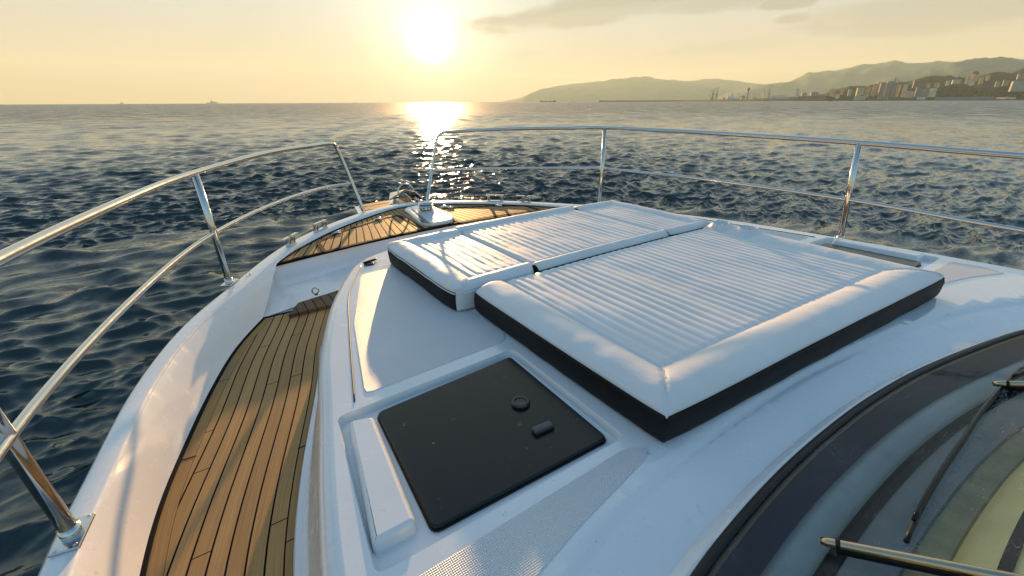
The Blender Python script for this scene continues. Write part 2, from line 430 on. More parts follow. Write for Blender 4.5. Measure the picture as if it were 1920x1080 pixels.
# side decks -------------------------------------------------------
SDZ = -1.33
def sm_(pts): return [(p.x, p.y) for p in spline([(a, b, 0) for a, b in pts], 10)]
_W = sm_([(-6, -.10), (-1, -.10), (0, -.10), (.8, -.09), (1.24, -.04), (1.66, .06), (2.27, .25), (2.75, .38), (3.16, .52), (3.4, .60)])
def wall_x(y): return .937*interp(y/.937, _W)
_H = sm_([(-6, -.60), (0, -.55), (1.0, -.515), (1.53, -.48), (1.83, -.44), (2.13, -.37), (2.57, -.25), (3.0, -.1), (3.38, .10), (3.6, .25)])
def hull_x(y): return .937*interp(y/.937, _H)
ENDS = []
def side_deck(mir):
    mx = (lambda x: 2*XC-x) if mir else (lambda x: x)
    v, f, uv = [], [], []
    ys = np.linspace(-4, 3.17, 90); MW, PW = .050, .055
    def strip(fx0, fx1, n, ufun):
        b = len(v)
        for y in ys:
            a, c = fx0(y), max(fx1(y), fx0(y)+.001)
            for k in range(n+1):
                x = a+(c-a)*k/n; v.append((mx(x), y, SDZ+.004)); uv.append((ufun(x, y), y))
        for i in range(len(ys)-1):
            for k in range(n): q = b+i*(n+1)+k; f.append((q, q+1, q+n+2, q+n+1))
    hx = lambda y: hull_x(y)+.012; hx2 = lambda y: hull_x(y)+.012+MW; wx2 = lambda y: max(wall_x(y)-MW, hx2(y)+.002)
    strip(hx, hx2, 2, lambda x, y: 40+.03+(x-hx(y))/MW*.94)
    strip(hx2, wx2, 10, lambda x, y: 10+(wx2(y)-x)/PW*.965)
    strip(wx2, lambda y: wall_x(y)-.004, 2, lambda x, y: 60+.03+(x-wx2(y))/MW*.94)
    Y.part('side_deck', v, f, TEAK, uv=uv, smooth=False)
    # black caulk edge along the hull side
    g = G(); g.loft([[(mx(hull_x(y)-.004), y, SDZ+.009) for y in ys], [(mx(hull_x(y)+.013), y, SDZ+.009) for y in ys], [(mx(hull_x(y)+.0135), y, SDZ) for y in ys]])
    g.box((mx(.33), 3.173, SDZ+.004), (.25, .006, .006))
    for yb in (1.02, 1.93):
        g.box((mx(hull_x(yb)+.036), yb, SDZ+.0045), (.028, .0022, .001), rz=-.1 if not mir else .1)
        g.box((mx(wall_x(yb-.2)-.03), yb-.2, SDZ+.0045), (.026, .0022, .001))
    Y.part('caulk_edge', g.v, g.f, CAULK, smooth=False)
    # bulwark inside face from the cap down to the teak
    top, bot = [], []
    ids = [i for i, (x, y) in enumerate(capin) if (y < 3.72 and ((x < XC) != mir)) and y > -4.1]
    for i in ids:
        x, y = capin[i]; yb = y if y < 2.6 else 2.6+(y-2.6)*.51
        top.append((x, y, GZ-.014)); bot.append((mx(hull_x(yb)), yb, SDZ+.006))
    mid = []
    R_ = []
    for k, (t, z) in enumerate([(0, 0), (.05, .03), (.35, .33), (.7, .72), (.92, .95), (1, 1)]):
        R_.append([tuple(Vector(a)*(1-t)+Vector(b)*t+Vector((0, 0, (a[2]-b[2])*(t-z)))) for a, b in zip(top, bot)])
    ENDS.append([max(R, key=lambda p: p[1]) for R in R_])
    g = G(); g.loft(R_); Y.part('bulwark', g.v, g.f, GEL, auto=60)
for mir in (False, True): side_deck(mir)

# raised foredeck --------------------------------------------------
FZ = GZ-.028
INNER = [(.27, 3.735), (.51, 4.04), (.85, 4.39), (1.12, 4.61), (1.39, 4.79), (1.62, 4.92), (1.80, 4.965), (2.0, 4.93), (2.27, 4.80), (2.59, 4.55), (2.82, 4.28), (3.09, 4.0), (3.29, 3.735)]
AFT = [(3.29, 3.735), (2.95, 3.84), (2.43, 3.95), (1.91, 3.96), (1.28, 3.92), (.72, 3.83), (.27, 3.735)]
inn = [(p.x, p.y) for p in spline([(x, y, 0) for x, y in INNER], 7)]
aft = [(p.x, p.y) for p in spline([(x, y, 0) for x, y in AFT], 7)]
fore_poly = inn+aft[1:-1]
def fore_uv(x, y): return ((x-1.79)/(1-.33*(y-3.9))/.072+100.5, y)
v, f = cdt_surface(fore_poly, [], [], .12, lambda x, y: FZ)
Y.part('foredeck_teak', v, f, TEAKB, uv=[fore_uv(p[0], p[1]) for p in v], smooth=False)
def ribbon(pl, w, z0, z1, close=False):          # flat strip following a polyline
    g = G(); n = len(pl); L_, R_ = [], []
    for i in range(n):
        p0 = Vector(pl[i-1] if (i > 0 or close) else pl[0]); p1 = Vector(pl[(i+1) % n] if (i < n-1 or close) else pl[-1])
        t = (p1-p0).normalized(); nn = Vector((-t.y, t.x))*w/2; c = Vector(pl[i]); L_.append(c+nn); R_.append(c-nn)
    a = [(p.x, p.y, z1) for p in L_]; b = [(p.x, p.y, z1) for p in R_]; a0 = [(p.x, p.y, z0) for p in L_]; b0 = [(p.x, p.y, z0) for p in R_]
    if close:
        for q in (a, b, a0, b0): q.append(q[0])
    g.loft([a0, a, b, b0]); return g
g = ribbon(inn, .034, FZ-.01, FZ+.005); g2 = ribbon(aft, .026, FZ-.016, FZ+.006); g.add(g2.v, g2.f)
Y.part('foredeck_seam', g.v, g.f, CAULK, smooth=False)
# cap to teak infill on the bow
ids = [i for i, (x, y) in enumerate(capin) if y > 3.5]
bow = [(capin[i][0], capin[i][1], GZ-.014) for i in ids]
def nearest_inner(x, y):
    return min(inn, key=lambda p: (p[0]-x)**2+(p[1]-y)**2)
g = G(); g.loft([bow, [(*nearest_inner(b[0], b[1]), FZ-.006) for b in bow]])
Y.part('bow_coaming', g.v, g.f, GEL, smooth=True, auto=60)
# riser from the foredeck down to the side decks / cockpit floor
def riser_bot(i, n):
    t = i/(n-1); x = .09+(2*XC-.18)*t
    s = abs(t-.5)*2
    return (x, 3.175+.22*(1-s**2.5), SDZ+.006)
n = len(aft); top = [(x, y, FZ-.008) for x, y in aft[::-1]]
bot = [riser_bot(i, n) for i in range(n)]
R_ = []
for t, z in [(0, 0), (.03, .35), (.10, .62), (.3, .8), (.6, .93), (1, 1)]:
    R_.append([tuple(Vector(a)*(1-t)+Vector(b)*t+Vector((0, 0, (a[2]-b[2])*(t-z)))) for a, b in zip(top, bot)])
g = G(); g.loft(R_)
for col_, e_ in ((0, ENDS[0]), (-1, ENDS[1])):
    cr_ = [R[col_] for R in R_]
    g.loft([[tuple(Vector(a)*(1-t)+Vector(b)*t) for a, b in zip(cr_, e_)] for t in (0, .33, .66, 1)])
Y.part('foredeck_riser', g.v, g.f, GEL, auto=70)
g = G().prism([(-.02, 3.16), (3.6, 3.16), (3.1, 3.8), (.42, 3.8)], SDZ-.06, SDZ-.002)
g.prism([(-.62, -4), (4.2, -4), (4.1, 1.4), (3.6, 3.159), (-.02, 3.159), (-.5, 1.4)], SDZ-.06, SDZ-.002)
Y.part('deck_moulding', g.v, g.f, GEL, smooth=False)
# small teak step on the walkway end, port and starboard
for mir in (0, 1):
    mx = (lambda x: 2*XC-x) if mir else (lambda x: x)
    pl = [(mx(.24), 3.07), (mx(.33), 3.24), (mx(.62), 3.30), (mx(.62), 3.07)]
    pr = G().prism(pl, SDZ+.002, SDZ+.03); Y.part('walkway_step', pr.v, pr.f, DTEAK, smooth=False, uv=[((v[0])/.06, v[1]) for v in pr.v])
    r = [(mx(.46)+.022*math.cos(a), 3.28, SDZ+.075+.022*math.sin(a)) for a in np.linspace(0, 2*math.pi, 20)]
    g = G().tube(r, .006, 8).box((mx(.46), 3.285, SDZ+.05), (.012, .014, .01), bev=.003)
    Y.part('deck_ring', g.v, g.f, STEEL)
# locker lid in the foredeck, port and mirrored starboard
for mir in (0, 1):
    mx = (lambda x: 2*1.79-x) if mir else (lambda x: x)
    lid = [(mx(x), y) for x, y in rounded([(.66, 3.80), (.68, 4.13), (.96, 4.36), (1.42, 4.60), (1.60, 4.62), (1.60, 3.935), (1.28, 3.915)], .035, 4)]
    v, f = cdt_surface(lid, [], [], .15, lambda x, y: FZ+.0035)
    lo_ = Y.part('locker_lid', v, f, TEAKB, uv=[fore_uv(p[0]+.01, p[1]) for p in v], smooth=False)
    rb = ribbon(lid, .032, FZ, FZ+.0075, True); Y.part('seam', rb.v, rb.f, CAULK, parent=lo_, smooth=False)
    if not mir:
        sm = G().tube([(.655, 3.80, FZ+.004), (.67, 3.885, FZ-.02), (.675, 3.91, -1.25)], .006, 6).tube([(.675, 3.91, -1.25), (.9, 3.925, -1.245), (1.28, 3.955, -1.235), (1.9, 3.985, -1.235)], .004, 6)
        Y.part('locker_front_seam', sm.v, sm.f, CAULK)
    for hx_, hy in ((.90, 4.33), (1.38, 4.59)):
        h = G().box((mx(hx_), hy, FZ+.012), (.040, .016, .005), rz=(.55 if not mir else -.55), bev=.004).tube([(mx(hx_-.035), hy-.02, FZ+.016), (mx(hx_+.035), hy+.022, FZ+.016)], .007, 10)
        h.box((mx(hx_+.01), hy-.03, FZ+.012), (.016, .022, .004), rz=.5, bev=.003)
        Y.part('hinge', h.v, h.f, STEEL, parent=lo_)

# coachroof ---------------------------------------------------------
PORT = [(-.055, -4.0), (-.055, -1.0), (-.05, -.2), (-.03, .38), (.01, .75), (.06, 1.03), (.13, 1.35), (.22, 1.75), (.37, 2.22), (.54, 2.60), (.64, 2.76), (.80, 2.88), (1.15, 2.97), (XC, 3.0)]
half = spline([(x-(.016 if y < 2 else .016*max(0, 1-(y-2)/.8)), y, 0) for x, y in PORT], 6)
roof = [(p.x, p.y) for p in half]+[(2*XC-p.x, p.y) for p in half[-2::-1]]
def zr(x, y): return -.912-.005*(x-XC)**2-.018*max(0, y-2.2)
YW = [(-.2, -.6), (0, -.12), (.15, .08), (.30, .20), (.45, .27), (.63, .325), (.89, .36), (1.17, .378), (1.49, .378), (1.75, .362), (1.98, .335), (2.3, .28), (2.6, .215), (2.85, .13), (3.1, 0.0), (3.3, -.15), (3.5, -.5)]
_yw = spline([(x, y, 0) for x, y in YW], 8)
def yw(x): return interp(x, [(p.x, p.y) for p in _yw])
def zroof(x, y):                                 # camber, plus the cove along the windscreen
    z = zr(x, y); d = (y-yw(x))/math.sqrt(1+((yw(x+.01)-yw(x-.01))/.02)**2)
    if d < .205:
        t = max(0, min(1, (.205-d)/.025)); z -= .016*(t*t*(3-2*t))
        t = max(0, min(1, (.17-d)/.15)); z -= .030*math.sin(t*math.pi*.5)
        t = max(0, min(1, (.045-d)/.03)); z += .034*(t*t*(3-2*t))
    return z
hatchP = [(.28, 1.245), (.815, 1.27), (.80, .73), (.25, .745)]
wellP = rounded([(.165, 1.285), (.845, 1.30), (.835, .695), (.10, .705)], .03, 4)
wellS = [(2*XC-x, y) for x, y in wellP]
sillx = np.linspace(.06, 3.50, 90)
arc = [(float(x), yw(x)) for x in sillx]
opening = arc+[(3.50, -3.9), (.06, -3.9)]
ring_in = offset(roof, .055)
ring_in[0] = (ring_in[1][0], -3.98); ring_in[-1] = (ring_in[-2][0], -3.98)
dense = []
for off_ in (.015, .03, .045, .08, .13, .17, .18, .19, .205):
    pl = []
    for i in range(len(arc)):
        p0, p1 = Vector(arc[max(i-1, 0)]), Vector(arc[min(i+1, len(arc)-1)]); t = (p1-p0).normalized(); q = Vector(arc[i])+Vector((-t.y, t.x))*off_
        if inside(q.x, q.y, ring_in): pl.append((q.x, q.y))
        elif len(pl) > 3: break
        else: pl = []
    dense.append(pl)
v, f = cdt_surface(ring_in, [opening, wellP, wellS], dense, .06, zroof)
Y.part('coachroof_top', v, f, GEL, auto=40)
prof = [(.055, 0, 0), (.040, -.004, 0), (.024, -.014, 0), (.010, -.030, 0), (.0, -.055, 0), (-.004, -.10, .0)]
rings = [[(x, y, zroof(*q)) for (x, y), q in zip(ring_in, ring_in)]]
for d, dz, _ in prof[1:]:
    o_ = offset(roof, d); o_[0] = (o_[1][0], -3.98); o_[-1] = (o_[-2][0], -3.98)
    rings.append([(x, y, zroof(*q)+dz) for (x, y), q in zip(o_, ring_in)])
def rwall(k):                                    # wall flares outwards going down
    rr = []
    for (x, y) in roof:
        xl = wall_x(min(y, 3.0)); 
        if x < XC: tx = xl if y < 2.55 else x-.10*(1-max(0, min(1, (y-2.5)/.5)))
        else: tx = (2*XC-xl) if y < 2.55 else x+.10*(1-max(0, min(1, (y-2.5)/.5)))
        rr.append((x+(tx-x)*k, y+.08*k*max(0, (y-2.4)/.6), zroof(x, y)-.10+(SDZ+.012-(zroof(x, y)-.10))*k))
    return rr
for k in (.0, .25, .5, .75, .94): rings.append(rwall(k))
for dd, kk in ((.02, .955), (.022, 1.0)):
    rr = rwall(kk); o_ = offset([p[:2] for p in rr], -dd); rings.append([(o_[i][0], rr[i][1] if i in (0, len(rr)-1) else o_[i][1], rr[i][2]) for i in range(len(rr))])
g = G(); g.loft(rings); Y.part('coachroof_side', g.v, g.f, GEL, auto=50)
# wells, hatches and the raised blocks beside them
for mir in (0, 1):
    mx = (lambda x: 2*XC-x) if mir else (lambda x: x)
    well = wellS if mir else wellP
    w2 = offset(well, .008)
    g = G(); g.loft([[(x, y, zroof(x, y)) for x, y in well+well[:1]], [(x, y, zroof(x, y)-.006) for x, y in (lambda q: q+q[:1])(offset(well, .003))], [(x, y, zroof(x, y)-.026) for x, y in w2+w2[:1]]])
    g.prism(w2, lambda x, y: zroof(x, y)-.05, lambda x, y: zroof(x, y)-.026)
    Y.part('hatch_well', g.v, g.f, GEL, auto=40)
    hp = rounded([(mx(x), y) for x, y in hatchP], .022, 4)
    zt = lambda x, y: zr(x, y)-.008
    g = G(); n_ = len(hp); h1 = offset(hp, .004)
    g.loft([[(x, y, zt(x, y)-.014) for x, y in hp+hp[:1]], [(x, y, zt(x, y)-.004) for x, y in hp+hp[:1]], [(x, y, zt(x, y)) for x, y in h1+h1[:1]]])
    g.add([(x, y, zt(x, y)) for x, y in h1], [tuple(range(n_))])
    H = Y.part('deck_hatch', g.v, g.f, SMOKE, auto=30, label='black smoked hatch pane with a round knob' if not mir else 'black smoked hatch pane on the far side of the sun pad')
    gk = offset(hp, -.004); gs = G(); gs.loft([[(x, y, zt(x, y)-.016) for x, y in gk+gk[:1]], [(x, y, zt(x, y)-.013) for x, y in gk+gk[:1]], [(x, y, zt(x, y)-.013) for x, y in hp+hp[:1]]])
    Y.part('gasket', gs.v, gs.f, RUBBER, parent=H)
    kx, ky = mx(.68), 1.005; kz = zt(kx, ky)
    k_ = G().lathe((kx, ky, kz), [(.030, 0), (.031, .008), (.027, .013), (.021, .0135), (.018, .009), (.006, .008), (.001, .008)], 32)
    Y.part('knob', k_.v, k_.f, simple('hatch_fitting', (.02, .02, .02), .28), parent=H, auto=40)
    lx, ly = mx(.665), .865
    k_ = G().box((lx, ly, zt(lx, ly)+.007), (.034, .014, .008), rz=-.05, bev=.006); Y.part('latch', k_.v, k_.f, simple('latch_grey', (.05, .055, .055), .3), parent=H)
    # raised block outboard of the hatch
    bl = rounded([(mx(x), y) for x, y in [(.19, 1.235), (.262, 1.21), (.222, .775), (.118, .775)]], .014, 3); bl2 = offset(bl, .006); bl3 = offset(bl, .012)
    bo = offset(bl, -.006)
    g = G(); zz_ = lambda x, y: zr(x, y)+.012
    g.loft([[(x, y, zr(x, y)-.044) for x, y in bo+bo[:1]], [(x, y, zz_(x, y)-.012) for x, y in bl+bl[:1]], [(x, y, zz_(x, y)-.003) for x, y in bl2+bl2[:1]], [(x, y, zz_(x, y)) for x, y in bl3+bl3[:1]]])
    g.add([(x, y, zz_(x, y)) for x, y in bl3], [tuple(range(len(bl3)))])
    Y.part('drain_cover', g.v, g.f, GEL, auto=50)
    # non-skid panels
    pa = [(mx(x), y) for x, y in rounded([(.27, 1.345), (.86, 1.36), (.90, 1.44), (.80, 2.50), (.60, 2.50), (.39, 1.90)], .04, 6)]
    pb = [(mx(x), y) for x, y in rounded([(.15, .655), (.80, .665), (.855, .635), (.83, .60), (.52, .54), (.36, .50), (.15, .42), (.12, .52)], .028, 6)]
    for pl in (pa, pb):
        v, f = cdt_surface(offset(pl, .006), [], [], .08, lambda x, y: zroof(x, y)+.003)
        b = len(v); ed = offset(pl, .006)
        g = G().add(v, f); e1 = [(x, y, zroof(x, y)+.003) for x, y in ed]; e2 = [(x, y, zroof(x, y)-.002) for x, y in pl]
        g.loft([e1+e1[:1], e2+e2[:1]])
        Y.part('nonskid_panel', g.v, g.f, NONSKID, auto=40)
    # shoulder seam of the roof moulding
    sm = [(.655, 2.66), (.56, 2.46), (.46, 2.22), (.375, 1.90), (.30, 1.60), (.235, 1.33)]
    sm = [(mx(p.x), p.y) for p in spline([(x, y, 0) for x, y in sm], 6)]
    g = G().tube([(x, y, zroof(x, y)+.0005) for x, y in sm], .0035, 6); Y.part('roof_seam', g.v, g.f, simple('seam_grey', (.10, .10, .10), .5))
    # low cleat-like latch at the roof corner
    g = G().box((mx(.715), 2.68, zr(mx(.7), 2.68)+.012), (.045, .010, .006), rz=.35 if not mir else -.35, bev=.004).lathe((mx(.70), 2.655, zr(mx(.7), 2.65)), [(.03, 0), (.032, .004), (.02, .008), (.006, .009)], 20)
    Y.part('lid_catch', g.v, g.f, simple('dark_metal', (.06, .05, .04), .25, 1.0))

# rails -------------------------------------------------------------
def rail(name, top, low, posts, label):
    R_ = Y.part(name, *(lambda g: (g.v, g.f))(G().tube(spline(top, 10), .0185, 16)), STEEL, label=label)
    g = G().tube(spline(low, 10), .0145, 14); Y.part('lower_rail', g.v, g.f, STEEL, parent=R_)
    for b, t, r in posts:
        b, t = Vector(b), Vector(t)
        g = G().tube([b, t], r, 16); Y.part('stanchion', g.v, g.f, STEEL, parent=R_)
        d = (t-b).normalized()
        g = G().box((b.x, b.y, GZ+.004), (.034, .062, .0045), rz=-.16 if b.y < 2.5 else -.5, bev=.003).tube([b-d*.01, b+d*.035], r+.005, 18)
        for s1 in (-1, 1):
            for s2 in (-1, 1): g.lathe((b.x+s1*.022+s2*.008, b.y+s2*.05, GZ+.008), [(.005, 0), (.005, .002), (.002, .003)], 8)
        Y.part('base_flange', g.v, g.f, STEEL, parent=R_)
    return R_
pt = [(-.60, -2.5, -.37), (-.60, -1, -.375), (-.60, .3, -.38), (-.58, 1.47, -.385), (-.33, 2.6, -.388), (-.05, 3.43, -.392), (.46, 4.29, -.385), (.98, 4.88, -.40), (1.12, 5.02, -.408), (1.18, 5.08, -.43), (1.205, 5.10, -.48), (1.25, 5.09, -.65), (1.30, 5.05, -.88), (1.345, 4.98, -1.12)]
pl_ = [(-.60, -2.5, -.76), (-.60, -1, -.76), (-.59, .3, -.76), (-.565, 1.47, -.765), (-.33, 2.6, -.77), (-.04, 3.43, -.775), (.42, 4.25, -.79), (.92, 4.85, -.81), (1.285, 5.06, -.83)]
rail('bow_rail', pt, pl_, [((-.55, 1.46, GZ), (-.595, 1.475, -.385), .0205), ((-.60, -1.0, GZ), (-.61, -1.0, -.375), .0205), ((-.035, 3.415, GZ), (-.052, 3.435, -.39), .0205)], 'bow rail with two tubes along the near left side')
st = [(2.085, 4.96, -1.12), (2.19, 5.08, -.95), (2.27, 5.16, -.78), (2.36, 5.18, -.50), (2.39, 5.18, -.43), (2.45, 5.16, -.388), (2.56, 5.07, -.375), (3.02, 4.62, -.352), (3.42, 4.03, -.34), (3.62, 3.67, -.333), (3.92, 2.6, -.352), (4.06, 1.49, -.375), (4.11, .62, -.40), (4.15, -.6, -.41), (4.16, -2.5, -.41)]
sl = [(2.265, 5.15, -.80), (2.7, 4.88, -.80), (3.02, 4.53, -.785), (3.44, 3.93, -.76), (3.60, 3.63, -.75), (3.9, 2.6, -.765), (4.08, 1.47, -.795), (4.12, .51, -.835), (4.16, -.6, -.84), (4.16, -2.5, -.84)]
rail('bow_rail', st, sl, [((3.46, 3.53, GZ), (3.62, 3.67, -.333), .0205), ((4.10, 1.46, GZ), (4.06, 1.49, -.375), .0205), ((4.18, -.8, GZ), (4.155, -.8, -.41), .0205)], 'bow rail with two tubes along the far right side')

# cleats and fairleads ----------------------------------------------
def fairlead(c, rz, w, gap_out):                 # two stubby posts with flat horns
    g = G(); R = Matrix.Rotation(rz, 3, 'Z'); c = Vector(c)
    g.box(c+Vector((0, 0, .006)), (w/2+.02, .022, .006), rz=rz, bev=.004)
    for s in (-1, 1):
        g.box(c+R @ Vector((s*w/2, 0, .038)), (.014, .018, .032), rz=rz, bev=.006)
        g.box(c+R @ Vector((s*(w/2+(.03 if gap_out else -.022)), 0, .072)), (.048, .016, .006), rz=rz, bev=.005)
    return g
def hp_at(x): i = min(range(NH), key=lambda k: abs(hxy[k][0]-x)+(0 if hxy[k][1] > 2 else 9)); return capin[i], math.atan2(hxy[i+1][1]-hxy[i-1][1], hxy[i+1][0]-hxy[i-1][0]), hxy[i]
for x, w, go, nm in ((.42, .07, True, 'mooring_cleat'), (.70, .13, False, 'fairlead'), (2.76, .15, False, 'fairlead'), (3.03, .07, True, 'mooring_cleat')):
    ci, a, ho = hp_at(x); c = ((ci[0]+ho[0])/2, (ci[1]+ho[1])/2, GZ)
    g = fairlead(c, a, w, go); Y.part(nm, g.v, g.f, STEEL, auto=60)
for (x, y, z, rz, n_) in ((.085, 3.50, GZ-.004, .9, 'deck_fitting'), (3.52, 3.42, GZ-.004, 2.2, 'deck_fitting')):
    g = G().box((x, y, z), (.024, .009, .006), rz=rz, bev=.004).lathe((x+.012, y+.012, z), [(.007, 0), (.008, .012), (.004, .016)], 10); Y.part(n_, g.v, g.f, STEEL)
g = G().box((-.475, 2.20, -1.24), (.006, .022, .014), rz=-.12, bev=.003).tube([(-.47, 2.19, -1.26), (-.452, 2.205, -1.235), (-.450, 2.225, -1.215)], .006, 8)
Y.part('bulwark_clip', g.v, g.f, STEEL)

# windlass ------------------------------------------------------------
wb = rounded([(1.74, 4.82), (2.05, 4.88), (2.02, 4.12), (1.92, 4.0), (1.70, 4.0), (1.64, 4.10)], .07, 5)
g = G(); w1 = offset(wb, .02)
g.loft([[(x, y, FZ) for x, y in wb+wb[:1]], [(x, y, FZ+.018) for x, y in wb+wb[:1]], [(x, y, FZ+.032) for x, y in w1+w1[:1]]]); g.add([(x, y, FZ+.032) for x, y in w1], [tuple(range(len(w1)))])
WL = Y.part('windlass', g.v, g.f, GEL, auto=50)
wc = (1.87, 4.50, FZ+.032)
g = G().lathe(wc, [(.085, 0), (.088, .015), (.078, .022), (.055, .028), (.052, .042), (.078, .05), (.084, .058), (.080, .066), (.06, .07)], 32)
for k in range(8): a = k*math.pi/4; g.box((wc[0]+.067*math.cos(a), wc[1]+.067*math.sin(a), wc[2]+.036), (.012, .006, .008), rz=a, bev=.002)
Y.part('chain_wheel', g.v, g.f, STEEL, parent=WL, auto=40)
g = G().lathe(wc, [(.05, .068), (.074, .074), (.080, .084), (.074, .094), (.05, .104), (.02, .109), (.002, .110)], 32); g.tube([(wc[0]-.05, wc[1], wc[2]+.108), (wc[0]+.05, wc[1], wc[2]+.108)], .007, 8)
Y.part('drum', g.v, g.f, STEEL, parent=WL, auto=50)
g = G().lathe((2.17, 4.68, FZ), [(.045, 0), (.046, .006), (.036, .012), (.02, .02), (.002, .022)], 24); Y.part('foot_switch', g.v, g.f, STEEL, auto=50)
g = G().lathe((2.02, 4.72, FZ), [(.028, 0), (.028, .006), (.02, .012), (.002, .013)], 20); Y.part('foot_switch', g.v, g.f, STEEL, auto=50)
# anchor platform beyond the stem
pf = rounded([(1.31, 5.0), (1.42, 5.64), (2.02, 5.76), (2.10, 5.04)], .03, 4)
g = G().prism(pf, -1.26, -1.205); PF = Y.part('bow_platform', g.v, g.f, GEL, smooth=False)
for (a, b) in ((5.10, 5.30), (5.325, 5.50), (5.525, 5.66)):
    pl = [(1.37+(a-5)*.16, a), (1.37+(b-5)*.16, b), (1.83, b+.05), (1.83, a+.05)]
    q = G().prism(pl, -1.204, -1.198); Y.part('teak_slat', q.v, q.f, TEAK, parent=PF, smooth=False, uv=[((v[1]*3)/.2, v[0]) for v in q.v])
# roller cheeks
RC = None
for dx in (0, .13):
    pl = [(5.0, -1.17), (5.04, -1.08), (5.22, -1.04), (5.38, -1.06), (5.46, -1.13), (5.44, -1.24), (5.1, -1.26)]
    g = G(); a = [(1.92+dx, y, z) for y, z in pl]; b = [(1.928+dx, y, z) for y, z in pl]; n_ = len(pl)
    g.add(a+b, [tuple(range(n_)), tuple(range(n_, 2*n_))]+[(i, (i+1) % n_, n_+(i+1) % n_, n_+i) for i in range(n_)])
    o_ = Y.part('roller_cheek', g.v, g.f, STEEL, smooth=False)
    RC = RC or o_
g = G().tube([(1.925, 5.36, -1.14), (2.055, 5.36, -1.14)], .035, 18); Y.part('roller', g.v, g.f, RUBBER, parent=RC)

# windscreen ------------------------------------------------------------
def wsurf(i, s):                                 # s = distance up the glass, aft of the sill
    x, y = arc[i]; xx = XC+(x-XC)*(1-.10*s); k = 1+.3*abs(x-XC)/1.7
    return (xx, y-s*.93, zroof(x, y)+.004+s*(.26+.05*s))
def glass_f(N, p, out):
    t = N.t; o = N.n('ShaderNodeTexCoord').outputs['Object']
    fr = N.n('ShaderNodeFresnel'); fr.inputs[0].default_value = 1.5
    tr = N.n('ShaderNodeBsdfTransparent'); tr.inputs[0].default_value = (.93, .95, .90, 1)
    gl = N.n('ShaderNodeBsdfGlossy'); gl.inputs['Roughness'].default_value = .03
    dirt = N.n('ShaderNodeBsdfDiffuse'); dirt.inputs[0].default_value = (.6, .6, .58, 1)
    n = N.noise(o, 260, 2, .5); zone = N.noise(o, 6, 3)
    mask = N.math('MULTIPLY', N.smooth(n, .60, .68), N.smooth(zone, .45, .62))
    bmp = N.n('ShaderNodeBump'); bmp.inputs['Distance'].default_value = .0015; N.set(bmp.inputs['Height'], N.noise(o, 9, 3))
    N.set(gl.inputs['Normal'], bmp.outputs[0])
    m1 = N.n('ShaderNodeMixShader'); N.set(m1.inputs[0], N.math('MULTIPLY', fr.outputs[0], .34, clamp=True)); t.links.new(tr.outputs[0], m1.inputs[1]); t.links.new(gl.outputs[0], m1.inputs[2])
    m2 = N.n('ShaderNodeMixShader'); N.set(m2.inputs[0], N.math('ADD', .015, N.math('MULTIPLY', mask, .35))); t.links.new(m1.outputs[0], m2.inputs[1]); t.links.new(dirt.outputs[0], m2.inputs[2])
    t.links.new(m2.outputs[0], out.inputs[0])
GLASS = mat('windscreen_glass', glass_f)
idx = range(len(arc))
sv = [.012+.05*k for k in range(27)]
g = G(); g.loft([[wsurf(i, s) for i in idx] for s in sv]); WG = Y.part('windscreen', g.v, g.f, GLASS)
g = G(); g.loft([[tuple(Vector(wsurf(i, s))+Vector((0, 0, dz))) for i in idx] for s, dz in ((-.006, -.01), (-.006, .004), (0, .007), (.016, .007), (.020, .001), (.020, -.01))])
Y.part('rubber_seal', g.v, g.f, RUBBER, parent=WG)
g = G(); g.loft([[tuple(Vector(wsurf(i, s))+Vector((0, 0, -.004))) for i in idx] for s in (.015, .024, .034)])
Y.part('black_border', g.v, g.f, simple('frit', (.012, .014, .02), .3), parent=WG)
# dashboard beneath the glass: stepped, curved mouldings
def dash(name, prof_, m_, label=None):
    g = G(); g.loft([[(XC+(arc[i][0]-XC)*(1-.04*s), arc[i][1]-s, zroof(*arc[i])+dz) for i in idx] for s, dz in prof_]); return Y.part(name, g.v, g.f, m_, auto=50, label=label)
dash('dashboard', [(-.03, -.06), (.02, -.075), (.07, -.07), (.085, -.05)], simple('dash_navy', (.030, .060, .115), .4, var=.2))
dash('dash_roll', [(.085, -.05), (.095, -.036), (.108, -.030), (.125, -.034), (.15, -.042), (.158, -.06)], simple('dash_blue', (.22, .29, .34), .35, var=.15, b=.001, bscale=300))
dash('dash_groove', [(.158, -.06), (.160, -.10), (.182, -.10), (.190, -.055)], simple('dash_black', (.006, .006, .008), .6))
dash('dash_shelf', [(.190, -.055), (.195, -.05), (.235, -.047), (.275, -.042), (.280, -.05)], simple('dash_slate', (.11, .135, .17), .35, var=.2))
dash('dash_mat', [(.280, -.05), (.286, -.050), (.33, -.040), (.335, -.045)], simple('dash_olive', (.22, .21, .13), .5, var=.25, scale=20))
dash('dash_cover', [(.335, -.045), (.343, -.01), (.355, .03), (.39, .06)], simple('cream_leather', (.92, .72, .34), .5, var=.1, b=.002, bscale=12))
dash('dash_trim', [(.39, .055), (.392, .068), (.408, .071), (.410, .06)], simple('dash_black', (.006, .006, .008), .6))
dash('dash_cover', [(.41, .062), (.50, .095), (.60, .12), (.78, .15), (1.2, .16), (3.0, -.1)], simple('cream_leather', (.92, .72, .34), .5))
